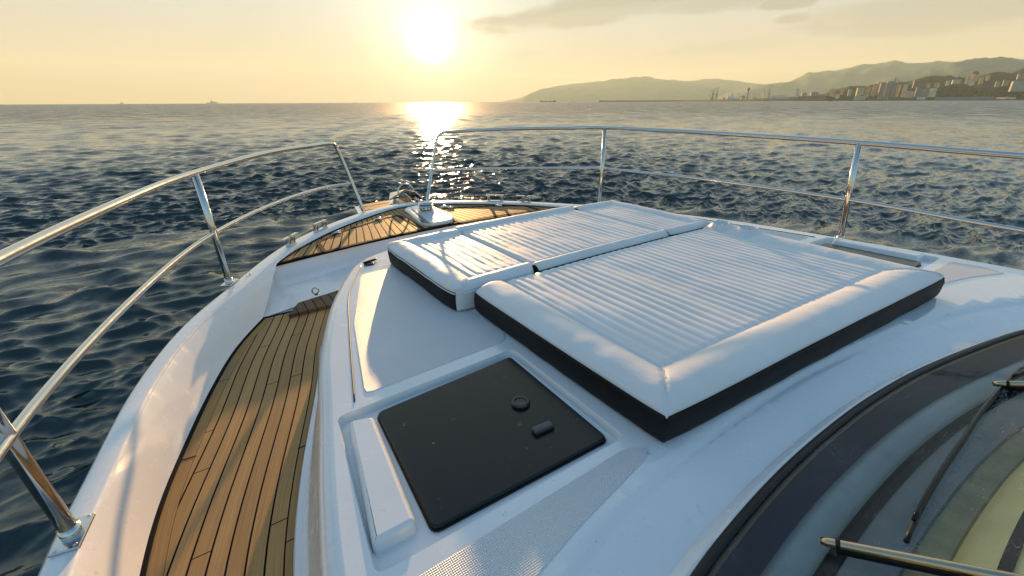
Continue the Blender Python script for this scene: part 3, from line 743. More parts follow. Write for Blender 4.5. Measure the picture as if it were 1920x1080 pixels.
# wipers lying on the glass
def wpt(x, s, up=0.0):
    fi = (x-arc[0][0])/(arc[1][0]-arc[0][0]); i = int(fi); a, b = Vector(wsurf(i, s)), Vector(wsurf(i+1, s))
    return a.lerp(b, fi-i)+Vector((0, 0, up))
def wiper(xs_, ss_, arm, label):
    n_ = 30; pts = []
    for k in range(n_+1):
        t = k/n_; pts.append(wpt(float(np.interp(t, [0, .5, 1], xs_)), float(np.interp(t, [0, .25, .5, .75, 1], ss_)), .008))
    g = G().tube(pts, .0048, 8); Wp = Y.part('wiper', g.v, g.f, RUBBER, label=label)
    g = G().tube([p+Vector((0, .003, .009)) for p in pts[2:-2]], .0042, 6); Y.part('blade_spine', g.v, g.f, simple('spine', (.03, .03, .032), .15, 1.0), parent=Wp)
    (xa, sa), (xb, sb) = arm
    a, b = wpt(xa, sa, .020), wpt(xb, sb, .03); d = (b-a).normalized()
    g = G().tube([a, a+d*.012, b], [.0075, .009, .010], 14); g2 = G().tube([a+d*.03+Vector((0, 0, -.012)), b+Vector((0, 0, -.016))], .011, 10).tube([a+d*.026, a+d*.034], .0105, 14)
    hb = G().lathe(b+Vector((0, 0, -.03)), [(.035, 0), (.034, .03), (.024, .045), (.004, .05)], 20); Y.part('pivot_cap', hb.v, hb.f, RUBBER, parent=Wp, auto=40)
    Y.part('wiper_arm', g.v, g.f, simple('arm_gold_highlight', (.52, .40, .26), .22, 1.0), parent=Wp); Y.part('arm_base', g2.v, g2.f, RUBBER, parent=Wp)  # golden horizon highlight put into the upper tube's colour; the arm itself is black
wiper((.97, 1.45, 2.15), (.285, .277, .268, .235, .192), ((.865, .165), (1.20, 1.22)), 'wiper nearest the camera with its arm at the bottom edge')
wiper((1.90, 2.35, 2.90), (.215, .225, .22, .205, .17), ((1.86, .205), (2.45, 1.1)), 'wiper on the far part of the windscreen')
# water film and droplets left along the blade
g = G()
for k in range(900):
    x = random.uniform(.95, 2.1); b0 = float(np.interp(x, [.97, 1.2, 1.45, 1.8, 2.15], [.285, .277, .268, .235, .192])); s_ = b0+abs(random.gauss(0, .016))+.006 if random.random() < .8 else b0-random.uniform(.004, .014)
    c = wpt(x, s_, .0008); r = random.uniform(.0007, .0019)
    g.lathe(c, [(r, 0), (r*.8, r*.45), (r*.2, r*.6)], 6)
Y.part('water_droplets', g.v, g.f, simple('droplet', (.20, .21, .18), .08), label='water droplets beside the wiper blade')['kind'] = 'stuff'

# ================================================================ SUN PAD CUSHIONS
def cushion(name, label, x0, x1, y0, y1, border, corner, zb=-.93, zt=-.808, cups=None, white_end=False, skew=0.0, grp='cushions of the foredeck sun pad'):
    """border: widths (port, starboard, aft, forward) of the smooth puffy border; 0 where the quilting runs to the edge"""
    T = Thing(name, ((x0+x1)/2, (y0+y1)/2, zb), label, 'sun pad cushion', grp)
    bp, bs, ba, bf = border
    R_ = .013
    nx = max(24, int((x1-x0)/.0075)); ny = max(30, int((y1-y0)/.012))
    def zz(x, y):
        cam_ = .018-.012*((x-XC)/1.0)**2
        d = min(x-x0, x1-x, y-y0, y1-y)
        z = zt+cam_-.014*max(0, y-2.2)
        if d < R_: z -= R_*(1-math.sqrt(max(0, 1-(1-d/R_)**2)))
        inx = (x-x0-bp) if bp else 9; ixs = (x1-bs-x) if bs else 9; iya = (y-y0-ba) if ba else 9; iyf = (y1-bf-y) if bf else 9
        m_ = min(inx, ixs, iya, iyf)
        if m_ > 0:                               # quilted field: long beads
            e = min(1, m_/.03)
            u = (x-x0)/.047+.10*mnoise.noise(Vector((x*9, y*2.5, 4)))
            bead = abs(math.sin(math.pi*u))**.7
            wr = mnoise.noise(Vector((x*6, y*3, 1)))
            z += e*(.0056*bead*(1+.35*wr)-.004)+.002*wr
            z -= .010*max(0, 1-m_/.012)
            dd = min(x-x0, x1-x, y-y0, y1-y); z -= .010*max(0, 1-dd/.05)**2
            z += .0014*mnoise.noise(Vector((x*11, y*7, 5)))
        else:
            wd = {inx: bp, ixs: bs, iya: ba, iyf: bf}[m_]
            t = max(0, min(1, (-m_)/wd)); z += .020*math.sin(math.pi*min(1, t*1.05))**.8-.004
            along = y if m_ in (inx, ixs) else x
            z += .0020*mnoise.noise(Vector((along*14, m_*6, 3)))*math.sin(math.pi*t)+.003*mnoise.noise(Vector((along*50, m_*10, 8)))*max(0, 1-t*2.2)
            if min(abs(inx-iya), abs(inx-iyf), abs(ixs-iya), abs(ixs-iyf)) < .006: z -= .006
        if cups:
            for cx_, cy_ in cups:
                r = math.hypot((x-cx_)/.060, (y-cy_)/.045)
                if r < 1.5: z += .028*math.exp(-((r-.95)/.28)**2)-.035*max(0, 1-r/.8)**.5
        return z
    def cr(x, y):                                # slightly soft outline
        cx_, cy_ = (x0+x1)/2, (y0+y1)/2; u, v = (x-cx_)/((x1-x0)/2), (y-cy_)/((y1-y0)/2)
        q = (abs(u)*abs(v))**8*corner
        w = .0015*mnoise.noise(Vector((x*4, y*4, 2)))
        return x-u*q+w, y-v*q+w-skew*(x-x0)/(x1-x0)*(y1-y)/(y1-y0)
    def edge(n): e = np.linspace(0, 1, n+1); return e
    xs = sorted(set(list(np.linspace(x0, x1, nx))+[x0+R_*k for k in (.04, .12, .25, .5)]+[x1-R_*k for k in (.04, .12, .25, .5)]))
    ys = sorted(set(list(np.linspace(y0, y1, ny))+[y0+R_*k for k in (.04, .12, .25, .5)]+[y1-R_*k for k in (.04, .12, .25, .5)]))
    v = [(*cr(x, y), zz(x, y)) for y in ys for x in xs]; A, B = len(xs), len(ys)
    f = [(j*A+i, j*A+i+1, (j+1)*A+i+1, (j+1)*A+i) for j in range(B-1) for i in range(A-1)]
    T.part('quilted_top', v, f, VINYL)
    # the sides
    loop = [(x, ys[0]) for x in xs]+[(xs[-1], y) for y in ys[1:]]+[(x, ys[-1]) for x in xs[-2::-1]]+[(xs[0], y) for y in ys[-2:0:-1]]
    top = [(*cr(x, y), zz(x, y)) for x, y in loop]; n_ = len(loop)
    def ring(h, out):
        r = []
        for (x, y), t in zip(loop, top):
            cx_, cy_ = (x0+x1)/2, (y0+y1)/2
            nx_ = (-1 if x == xs[0] else 1 if x == xs[-1] else 0); ny_ = (-1 if y == ys[0] else 1 if y == ys[-1] else 0)
            w = .003*mnoise.noise(Vector((x*9, y*9, h*30)))
            zbase = zroof(x, y)+.006 if y < 2.9 else zb
            r.append((t[0]+nx_*(out+w), t[1]+ny_*(out+w), zbase+(t[2]-zbase)*h))
        return r
    R4 = [ring(1, 0), ring(.96, .002), ring(.72, .006), ring(.45, .006), ring(.2, .004), ring(.04, 0), ring(0, -.01)]
    g = G(); g.loft([r+r[:1] for r in R4]); g.add([(t[0], t[1], t[2]) for t in ring(0, -.01)], [tuple(range(n_))])
    if white_end:
        kz = set()
        fs_b, fs_w = [], []
        for q in g.f:
            if len(q) == 4 and all(abs(g.v[i][1]-y0) < .02 for i in q): fs_w.append(q)
            else: fs_b.append(q)
        T.part('side_band', g.v, fs_b, BLACKV, auto=60); T.part('end_panel', g.v, fs_w, VINYL, label='white end panel')
    else: T.part('side_band', g.v, g.f, BLACKV, auto=60)
    # piping where the top meets the band
    p = [Vector(q)+Vector((0, 0, -.004)) for q in ring(.97, .002)]
    g = G().tube(p+p[:1], .0035, 6, caps=False); T.part('piping', g.v, g.f, BLACKV if not white_end else VINYL)
    if cups:
        for cx_, cy_ in cups:
            zc = zz(cx_, cy_)
            g = G().lathe((cx_, cy_, zc), [(.030, .004), (.027, .001), (.004, .001)], 20, sy=.8); T.part('cup_recess', g.v, g.f, simple('cup_grey', (.10, .09, .08), .5))
    return T
cushion('sun_pad', 'large quilted white sun pad cushion nearest the windscreen, with thick black sides', .885, 2.745, .60, 1.675, (.165, .19, .165, 0), .008, cups=[(2.63, 1.60), (2.64, 1.44)], skew=.085)
cushion('sun_pad', 'narrow quilted cushion on the left of the sun pad, white panel on its near end', .80, 1.272, 1.70, 2.635, (.14, 0, .10, .13), .02, white_end=True)
cushion('sun_pad', 'middle quilted cushion in the front row of the sun pad, toward the windlass', 1.278, 2.262, 1.70, 2.67, (0, 0, .07, .12), .0)
cushion('sun_pad', 'quilted cushion at the far right front corner of the sun pad, beyond the seam', 2.268, 2.72, 1.70, 2.63, (0, .13, .07, .12), .02)

# ================================================================ ANCHOR
A_ = Thing('anchor', (1.99, 5.45, -1.25), 'polished steel plough anchor stowed on the bow roller ahead of the windlass', 'anchor')
g = G()
a0 = Vector((1.99, 5.05, -1.10))
g.loft([[(1.975, 5.02, -1.10), (1.975, 5.40, -1.085), (1.975, 5.60, -1.15), (1.975, 5.72, -1.30)], [(2.005, 5.02, -1.10), (2.005, 5.40, -1.085), (2.005, 5.60, -1.15), (2.005, 5.72, -1.30)],
        [(2.005, 5.02, -1.135), (2.005, 5.38, -1.125), (2.005, 5.57, -1.19), (2.005, 5.68, -1.32)], [(1.975, 5.02, -1.135), (1.975, 5.38, -1.125), (1.975, 5.57, -1.19), (1.975, 5.68, -1.32)], [(1.975, 5.02, -1.10), (1.975, 5.40, -1.085), (1.975, 5.60, -1.15), (1.975, 5.72, -1.30)]])
A_.part('shank', g.v, g.f, STEEL, auto=40)
for s in (-1, 1):
    vs = [(1.99, 5.60, -1.02), (1.99, 5.36, -1.02), (1.99+s*.13, 5.34, -1.07), (1.99+s*.19, 5.46, -1.14), (1.99+s*.10, 5.66, -1.10), (1.99, 5.82, -1.20)]
    vb = [(x, y, z-.012) for x, y, z in vs]; n_ = len(vs)
    A_.part('fluke', vs+vb, [tuple(range(n_)), tuple(range(n_, 2*n_))]+[(i, (i+1) % n_, n_+(i+1) % n_, n_+i) for i in range(n_)], STEEL, smooth=False)
g = G().tube([(1.99+.10*math.cos(a), 5.36+.02*math.sin(a), -1.06+.10*math.sin(a)) for a in np.linspace(0, math.pi, 16)], .009, 8)
A_.part('roll_bar', g.v, g.f, STEEL)
C_ = Thing('anchor_chain', (2.0, 4.9, -1.15), 'short steel anchor chain running from the bow roller to the windlass', 'chain')
g = G(); p0, p1 = Vector((1.995, 5.10, -1.085)), Vector((1.93, 4.58, -1.095)); n_ = 16
for k in range(n_):
    c = p0.lerp(p1, (k+.5)/n_); a = (p1-p0).normalized(); b = Vector((1, 0, 0)) if k % 2 else Vector((0, 0, 1)); b = (b-a*b.dot(a)).normalized()
    g.tube([c+a*.024*math.cos(w)+b*.014*math.sin(w) for w in np.linspace(0, 2*math.pi, 13)], .005, 6, caps=False)
C_.part('chain_links', g.v, g.f, STEEL)

# ================================================================ SEA
def sea():
    EXT = 16000.0
    a0 = math.degrees(AZ)
    fine = np.radians(np.arange(a0-54, a0+54, .12)); co = np.radians(np.arange(a0+54, a0+306, 2.0))
    th = np.concatenate([fine, co])
    # rings: even spacing on screen below the horizon
    el = np.concatenate([np.radians(np.linspace(72, 12, 420)), np.radians(np.linspace(12, 2.2, 330))[1:], np.radians(np.linspace(2.2, .7, 90))[1:], np.radians(np.geomspace(.7, .012, 90))[1:]])
    rr = CAMZ/np.tan(el); rr = np.append(rr, EXT); rr = rr[rr <= EXT]
    Rg, Tg = np.meshgrid(rr, th, indexing='ij')
    X, Yc = (Rg*np.sin(Tg)).astype(np.float32), (Rg*np.cos(Tg)).astype(np.float32)
    dr = np.gradient(rr)[:, None]
    H = np.zeros_like(X); DX = np.zeros_like(X); DY = np.zeros_like(X)
    wind = math.radians(186)                     # chop runs toward the stern quarter
    lam = np.geomspace(.09, 4.5, 210)
    for i, l in enumerate(lam):
        k = 2*math.pi/l; th_ = wind+rng.normal(0, .5); ph = rng.uniform(0, 2*math.pi)
        slope = SEA_SLOPE*(1.55 if l < .6 else .85 if l < 1.3 else .42)*rng.uniform(.5, 1.3)
        a = slope/k
        far_w = np.clip((Rg-18)/45, 0, 1) if l > 3.8 else 1.0
        kx, ky = k*math.sin(th_), k*math.cos(th_)
        fade = np.clip((l/np.maximum(dr, 1e-3)-1.8)/2.0, 0, 1)
        if fade.max() <= 0: continue
        arg = X*kx+Yc*ky+ph
        H += far_w*fade*a*np.cos(arg); s_ = far_w*fade*a*np.sin(arg)*.8
        DX -= s_*math.sin(th_); DY -= s_*math.cos(th_)
    # gusts: patches of calmer and rougher water
    gst = 1+.25*np.sin(X*.021+1)*np.sin(Yc*.017+X*.006)+.15*np.sin(X*.06+Yc*.045)
    near = np.clip(Rg/6, .6, 1)
    H *= gst*near; DX *= gst; DY *= gst
    nr, nt = X.shape
    V = np.stack([X+DX, Yc+DY, H], -1).reshape(-1, 3)
    V = np.vstack([V, [[0, 0, 0]]]).astype(np.float32)
    i, j = np.meshgrid(np.arange(nr-1), np.arange(nt), indexing='ij'); j2 = (j+1) % nt
    q = np.stack([i*nt+j, (i+1)*nt+j, (i+1)*nt+j2, i*nt+j2], -1).reshape(-1, 4)[:, ::-1]
    tr = np.stack([np.full(nt, nr*nt), (np.arange(nt)+1) % nt, np.arange(nt)], -1)[:, ::-1]
    tr = tr[:, [0, 1, 2]]
    me = bpy.data.meshes.new('sea'); nq, n3 = len(q), len(tr)
    me.vertices.add(len(V)); me.vertices.foreach_set('co', V.ravel())
    me.loops.add(nq*4+n3*3); me.loops.foreach_set('vertex_index', np.concatenate([q.ravel(), tr.ravel()]).astype(np.int32))
    me.polygons.add(nq+n3)
    me.polygons.foreach_set('loop_start', np.concatenate([np.arange(nq)*4, nq*4+np.arange(n3)*3]).astype(np.int32))
    me.polygons.foreach_set('use_smooth', np.ones(nq+n3, bool))
    me.update(calc_edges=True); me.validate()
    if me.polygons[0].normal.z < 0: me.flip_normals()
    ob = bpy.data.objects.new('sea', me); col.objects.link(ob); tag(ob, kind='structure')
    def f(N, p, out):
        g_ = N.n('ShaderNodeNewGeometry').outputs['Position']
        cd = N.n('ShaderNodeCameraData').outputs['View Distance']
        mp = N.n('ShaderNodeMapping'); N.set(mp.inputs[0], g_); mp.inputs['Rotation'].default_value = (0, 0, .1); mp.inputs['Scale'].default_value = (1, 2.0, 1)
        mp2 = N.n('ShaderNodeMapping'); N.set(mp2.inputs[0], g_); mp2.inputs['Scale'].default_value = (1, 2.0, 1); mp2.inputs['Rotation'].default_value = (0, 0, -.15)
        acc = N.n('ShaderNodeNewGeometry').outputs['Normal']
        for vec, sc, det, amp in ((mp, 12.0, 3, RIP1), (mp2, 2.6, 3, RIP2), (mp, .6, 2, RIP3), (mp2, .05, 2, .05)):
            nd = N.n('ShaderNodeTexNoise'); N.set(nd.inputs['Vector'], vec.outputs[0]); nd.inputs['Scale'].default_value = sc; nd.inputs['Detail'].default_value = det; nd.inputs['Roughness'].default_value = .55
            dv = N.vmath('SCALE', N.vmath('MULTIPLY', N.vmath('SUBTRACT', nd.outputs['Color'], (.5, .5, .5)), (amp, amp, 0))); N.set(dv.node.inputs['Scale'], N.math('SUBTRACT', 1.0, N.math('MULTIPLY', N.smooth(N.vmath('LENGTH', g_, out=1), 25, 170), .6)))
            acc = N.vmath('ADD', acc, dv)
        N.set(p.inputs['Normal'], N.vmath('NORMALIZE', acc))
        rad = N.vmath('LENGTH', g_, out=1)       # beyond the resolved chop the small waves act as roughness
        fw_ = N.smooth(rad, 25, 170)
        mp3 = N.n('ShaderNodeMapping'); N.set(mp3.inputs[0], g_); mp3.inputs['Scale'].default_value = (1, 1, 1)
        gu = N.smooth(N.noise(mp3.outputs[0], .16, 6, .8), .38, .60)
        rgh = N.math('ADD', .10, N.math('MULTIPLY', fw_, N.math('ADD', .10, N.math('MULTIPLY', gu, .30))))
        N.set(p.inputs['Roughness'], rgh)
        p.inputs['Base Color'].default_value = (.005, .020, .016, 1); p.inputs['IOR'].default_value = 1.55
    me.materials.append(mat('sea_water', f))
SEA_SLOPE = .046
RIP1, RIP2, RIP3 = .30, .34, .28
sea()

# ================================================================ FAR SHORE
def hor(px): return 196-9*px/1920
def far(px, D, h=0.0):                           # place on the sea surface D metres away, h metres up
    r = ray(px, hor(px)); k = D/math.hypot(r.x, r.y); return Vector((r.x*k, r.y*k, h))
def mpx(D): return D/ (F*1.0)                    # rough metres per pixel near the centre
def hgt(px, hp, D):                              # metres of height for hp pixels over the horizon at distance D
    r = ray(px, hor(px)-hp); return r.z/math.hypot(r.x, r.y)*D
def fin(me_name, v, f, m_, **kw):
    me = bpy.data.meshes.new(me_name); me.from_pydata(v, [], f); me.materials.append(m_); fix(me)
    ob = bpy.data.objects.new(me_name, me); col.objects.link(ob); tag(ob, **kw); return ob
def land_f(base, hi, scale):
    def f(N, p, out):
        o = N.n('ShaderNodeNewGeometry').outputs['Position']
        n = N.noise(o, scale, 6, .65)
        N.set(p.inputs['Base Color'], N.ramp(n, [(.35, base), (.65, hi)])); p.inputs['Roughness'].default_value = .9
        p.inputs['Specular IOR Level'].default_value = .1
    return f
def ridge(prof, D, depth, m_, rough=.05, nx=160, name='hills', base_h=0):
    xs = np.linspace(prof[0][0], prof[-1][0], nx); rows = 14; v = []
    for j in range(rows+1):
        t = j/rows; d = D+depth*t
        sh = math.sin(min(1, t/.7)*math.pi/2) if t <= .7 else math.cos((t-.7)/.3*math.pi/2)
        for x in xs:
            hp = interp(x, prof); d7 = D+depth*.7
            H = hgt(x, hp, d7)
            nz = mnoise.fractal(Vector((x*.02, t*4, D*.001)), 1.0, 2.0, 5)
            z = H*sh*(1+rough*nz*(1.6 if t < .65 else .6))+(H*.12*nz*math.sin(math.pi*min(1, t/.7)) if t < .7 else 0)
            p = far(x, d); v.append((p.x, p.y, max(z, -.5) if 0 < j < rows else -.8))
    A = nx; f = [(j*A+i, j*A+i+1, (j+1)*A+i+1, (j+1)*A+i) for j in range(rows) for i in range(A-1)]
    ob = fin(name, v, f, m_, kind='structure'); ob.data.polygons.foreach_set('use_smooth', [True]*len(f)); return ob
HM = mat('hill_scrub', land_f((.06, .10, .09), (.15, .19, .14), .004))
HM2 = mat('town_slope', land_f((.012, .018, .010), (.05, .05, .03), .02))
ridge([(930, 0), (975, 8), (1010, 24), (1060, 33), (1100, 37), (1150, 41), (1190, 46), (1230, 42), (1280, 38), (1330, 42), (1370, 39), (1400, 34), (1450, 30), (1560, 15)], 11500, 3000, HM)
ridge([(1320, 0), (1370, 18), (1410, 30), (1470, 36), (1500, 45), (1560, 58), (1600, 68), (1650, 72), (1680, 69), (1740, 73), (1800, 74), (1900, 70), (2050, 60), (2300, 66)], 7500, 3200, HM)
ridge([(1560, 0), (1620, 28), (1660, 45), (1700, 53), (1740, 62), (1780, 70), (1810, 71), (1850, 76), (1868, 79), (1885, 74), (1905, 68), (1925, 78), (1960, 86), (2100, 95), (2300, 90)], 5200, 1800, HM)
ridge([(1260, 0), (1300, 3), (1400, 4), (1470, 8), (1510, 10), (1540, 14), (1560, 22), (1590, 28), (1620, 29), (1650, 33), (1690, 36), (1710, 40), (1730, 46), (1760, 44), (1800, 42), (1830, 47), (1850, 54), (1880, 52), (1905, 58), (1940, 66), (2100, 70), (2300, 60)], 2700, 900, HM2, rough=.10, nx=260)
def gb(v, f, cx_, cy_, z0, z1, w, d, rz):        # box into lists
    c, s = math.cos(rz), math.sin(rz); b = len(v)
    for z in (z0, z1):
        for sx, sy in ((-1, -1), (1, -1), (1, 1), (-1, 1)):
            x, y = sx*w/2, sy*d/2; v.append((cx_+x*c-y*s, cy_+x*s+y*c, z))
    f += [(b, b+1, b+2, b+3), (b+4, b+5, b+6, b+7)]+[(b+i, b+(i+1) % 4, b+4+(i+1) % 4, b+4+i) for i in range(4)]
def facade(c, rows=True):
    nm = 'facade_%d_%d_%d' % tuple(int(x*1000) for x in c)
    def f(N, p, out):
        o = N.n('ShaderNodeTexCoord').outputs['Object']
        sp = N.n('ShaderNodeSeparateXYZ'); N.set(sp.inputs[0], o)
        hx = N.math('FRACT', N.math('MULTIPLY', N.math('ADD', sp.outputs[0], sp.outputs[1]), .28)); hz = N.math('FRACT', N.math('MULTIPLY', sp.outputs[2], .31))
        wz = N.math('MULTIPLY', N.math('MULTIPLY', N.smooth(hx, .32, .36), N.smooth(hx, .72, .68)), N.math('MULTIPLY', N.smooth(hz, .30, .34), N.smooth(hz, .80, .76)))
        base = N.ramp(N.noise(o, .08, 4), [(.3, tuple(x*.8 for x in c)), (.7, tuple(min(1, x*1.15) for x in c))])
        N.set(p.inputs['Base Color'], N.mix(wz, base, (.05, .055, .06, 1))); p.inputs['Roughness'].default_value = .8
    return mat(nm, f)
ROOFM = simple('roof_tile', (.16, .09, .055), .8, scale=.3)
def building(px0, px1, top, base, D, c, label, cat='building', roof='flat', name='building', group='buildings of the harbour town', d_=None):
    pc = (px0+px1)/2; P0, P1 = far(px0, D), far(px1, D); w = (P1-P0).length; c0 = (P0+P1)/2
    z0, z1 = hgt(pc, base, D), hgt(pc, top, D); rz = math.atan2(P1.y-P0.y, P1.x-P0.x)
    e = bpy.data.objects.new(name, None); col.objects.link(e); dd = d_ or max(10, w*.7)
    nrm = c0.normalized(); e.location = (c0.x+nrm.x*dd/2, c0.y+nrm.y*dd/2, z0); e.rotation_euler = (0, 0, rz)
    e.empty_display_size = 5; tag(e, label, cat, group)
    H = z1-z0
    dl = .85 if c[0] > .55 else .2               # the lit blocks turn a side to the sun
    kf = 1/(math.cos(dl)+.7*math.sin(dl)); w *= kf; dd *= kf; e.rotation_euler = (0, 0, rz+(dl if roof not in ('arch', 'spire') and w < 60 else 0))
    v, f = [], []; gb(v, f, 0, 0, -6, H, w, dd, 0)
    def sub(nm, v, f, m_, sm=False):
        me = bpy.data.meshes.new(nm); me.from_pydata(v, [], f); me.materials.append(m_); fix(me); me.polygons.foreach_set('use_smooth', [sm]*len(f))
        o = bpy.data.objects.new(nm, me); col.objects.link(o); o.parent = e; return o
    sub('wall', v, f, facade(c))
    rh = min(4.5, max(1.2, w*.12))
    if roof == 'flat':
        v, f = [], []; gb(v, f, 0, 0, H+.02, H+.9, w+1.0, dd+1.0, 0); gb(v, f, w*.15, 0, H+.92, H+3.4, w*.25, dd*.3, 0); sub('roof', v, f, ROOFM)
    elif roof == 'hip':
        a, b, q = w/2+.6, dd/2+.6, min(w, dd)*.3
        v = [(-a, -b, H), (a, -b, H), (a, b, H), (-a, b, H), (-a+q, 0, H+rh), (a-q, 0, H+rh)]
        sub('roof', v, [(0, 1, 5, 4), (1, 2, 5), (2, 3, 4, 5), (3, 0, 4), (0, 1, 2, 3)], ROOFM)
    elif roof == 'arch':
        v, f = [], []; n_ = 14
        for s in (-1, 1):
            for k in range(n_+1): a = math.pi*k/n_; v.append((-math.cos(a)*(w/2+2), s*(dd/2+1), H+math.sin(a)*w*.13))
        f = [(k, k+1, n_+2+k, n_+1+k) for k in range(n_)]+[tuple(range(n_+1)), tuple(range(n_+1, 2*n_+2))]; sub('roof', v, f, simple('white_sheet', (.62, .63, .66), .35))
    elif roof == 'dome':
        g = G().lathe((0, 0, H), [(w*.5, 0), (w*.49, w*.12), (w*.42, w*.28), (w*.28, w*.40), (w*.1, w*.46), (.05, w*.47)], 20); sub('roof', g.v, g.f, ROOFM, True)
    elif roof == 'spire':
        g = G().lathe((0, 0, H), [(w*.55, 0), (w*.35, w*.8), (w*.12, w*2.4), (.05, w*3.0)], 12); sub('roof', g.v, g.f, ROOFM)
    return e
OR, CR, YG, GB, PK, DK, PG = (.75, .44, .20), (.80, .66, .44), (.52, .50, .24), (.30, .27, .22), (.72, .46, .30), (.12, .12, .12), (.36, .38, .31)
BL = [(1601, 1616, 25, 8, 2650, YG, 'olive green block with bright edge, left of the orange blocks', 'hip'),
 (1617, 1627, 27, 9, 2655, OR, 'small orange block right beside the olive green one', 'hip'),
 (1629, 1638, 31, 12, 2700, PK, 'pink orange house stepping up toward the tall grey block', 'flat'),
 (1638, 1646, 35, 14, 2705, OR, 'orange house directly left of the tall grey block', 'hip'),
 (1642, 1654, 34, 6, 2640, GB, 'tall grey block, left part, below the church spire', 'flat'),
 (1654, 1666, 36, 6, 2645, GB, 'tall grey block, middle part, just left of the spire', 'flat'),
 (1666, 1673, 33, 6, 2640, (.28, .24, .19), 'narrow brown block between the grey block and two orange slabs', 'flat'),
 (1674, 1682, 30, 9, 2640, OR, 'first of two upright orange slabs right of the spire', 'flat'),
 (1686, 1694, 31, 9, 2640, CR, 'second upright slab, paler orange, above the low orange terrace', 'flat'),
 (1693, 1710, 19, 9, 2630, PK, 'low pink orange terrace in front of the upright slabs', 'flat'),
 (1711, 1723, 25, 8, 2650, (.20, .21, .22), 'dark grey blue block behind the long white shed', 'hip'),
 (1723, 1737, 23, 8, 2650, (.30, .31, .32), 'grey blue block left of the cream waterfront block', 'flat'),
 (1737, 1751, 24, 10, 2640, CR, 'cream sunlit block at the foot of the dark wooded slope', 'flat'),
 (1702, 1720, 38, 27, 2900, DK, 'wide dark block standing on the hill behind the two slabs', 'flat'),
 (1730, 1735, 32, 26, 2850, OR, 'tiny orange house among trees above the grey blue block', 'hip'),
 (1743, 1753, 34, 27, 2850, OR, 'small orange house on the ridge above the cream block', 'hip'),
 (1762, 1770, 37, 31, 2900, CR, 'small cream house left of the pale terrace on the ridge', 'hip'),
 (1773, 1790, 39, 34, 2920, (.50, .44, .36), 'pale terrace row along the ridge left of the round tower', 'hip'),
 (1803, 1820, 50, 34, 3000, PK, 'large round topped tower block highest on the ridge', 'dome'),
 (1797, 1806, 44, 33, 2980, OR, 'sunlit orange wing on the left of the round topped tower', 'flat'),
 (1806, 1816, 36, 31, 2900, CR, 'low cream house at the foot of the round topped tower', 'hip'),
 (1822, 1831, 42, 34, 2920, OR, 'orange house right of the round topped tower, on the slope', 'hip'),
 (1834, 1841, 47, 40, 2960, PK, 'pink house highest on the slope beside the dark trees', 'hip'),
 (1855, 1864, 36, 28, 2800, (.40, .34, .26), 'tan house in the dark trees left of the pale villa', 'hip'),
 (1868, 1880, 38, 30, 2850, GB, 'grey brown house behind and left of the pale villa', 'flat'),
 (1884, 1914, 36, 20, 2720, PG, 'wide pale green villa with tall windows on a terrace', 'hip'),
 (1890, 1908, 49, 42, 2950, GB, 'grey house above the pale green villa on the hillside', 'hip'),
 (1906, 1930, 62, 50, 3100, DK, 'dark block on the skyline at the right edge', 'flat'),
 (1866, 1904, 6.5, 2, 2600, CR, 'long low cream quay building at the water below the villa', 'flat'),
 (1718, 1734, 7.5, 3.5, 2590, (.66, .66, .64), 'long white shed on the waterfront before the grey blue blocks', 'flat'),
 (1660, 1690, 6.5, 2, 2600, (.10, .11, .12), 'low dark waterfront warehouse below the grey block', 'flat'),
 (1600, 1622, 9.5, 5, 2600, (.60, .55, .42), 'low cream shed below the olive green block', 'flat'),
 (1552, 1563, 22, 10, 2700, OR, 'orange house group at the left end of the town', 'hip'),
 (1571, 1578, 25, 14, 2750, OR, 'orange house among dark trees at the left end of town', 'hip'),
 (1586, 1594, 22, 13, 2750, (.40, .38, .34), 'grey house between dark trees left of the olive block', 'hip'),
 (1564, 1572, 14, 8, 2650, CR, 'small cream house below the orange group at the left end', 'hip'),
 (1492, 1545, 9.5, 2, 2900, (.14, .16, .16), 'long low dark terminal right of the white arched hall', 'flat'),
 (1440, 1484, 7, 2, 2900, PK, 'white arched exhibition hall on the harbour front', 'arch'),
 (1481, 1502, 4.5, 2, 2850, (.6, .6, .62), 'low white shed just right of the arched hall', 'flat'),
 (1489, 1495, 22, 9, 3100, CR, 'slim pale tower block behind the white shed', 'flat'),
 (1500, 1510, 15, 9, 3200, (.30, .32, .28), 'grey block behind the dark terminal, right of the slim tower', 'flat'),
 (1516, 1532, 16, 9, 3200, (.26, .28, .24), 'wide grey green block behind the dark terminal', 'hip'),
 (1331, 1338, 8, 2, 3300, (.62, .50, .22), 'small yellow harbour building among the cranes', 'flat'),
 (1355, 1359, 7, 2, 3300, (.6, .58, .52), 'pale harbour shed left of the white silos', 'flat'),
 (1388, 1396, 8, 2, 3300, (.55, .50, .42), 'pale harbour block left of the round headed tower', 'dome'),
 (1411, 1418, 7, 2, 3300, (.5, .46, .40), 'pale harbour block right of the round headed tower', 'hip')]
for (a, b, t, bs, D, c, lab, rf) in BL: building(a, b, t, bs, D, c, lab, roof=rf)
building(1666.5, 1669.5, 40, 30, 2760, GB, 'slender church spire rising behind the tall grey block', 'church', 'spire', 'church_tower', None)
building(1675, 1677.5, 35, 28, 2800, GB, 'shorter church spire right of the slender one', 'church', 'spire', 'church_tower', None)
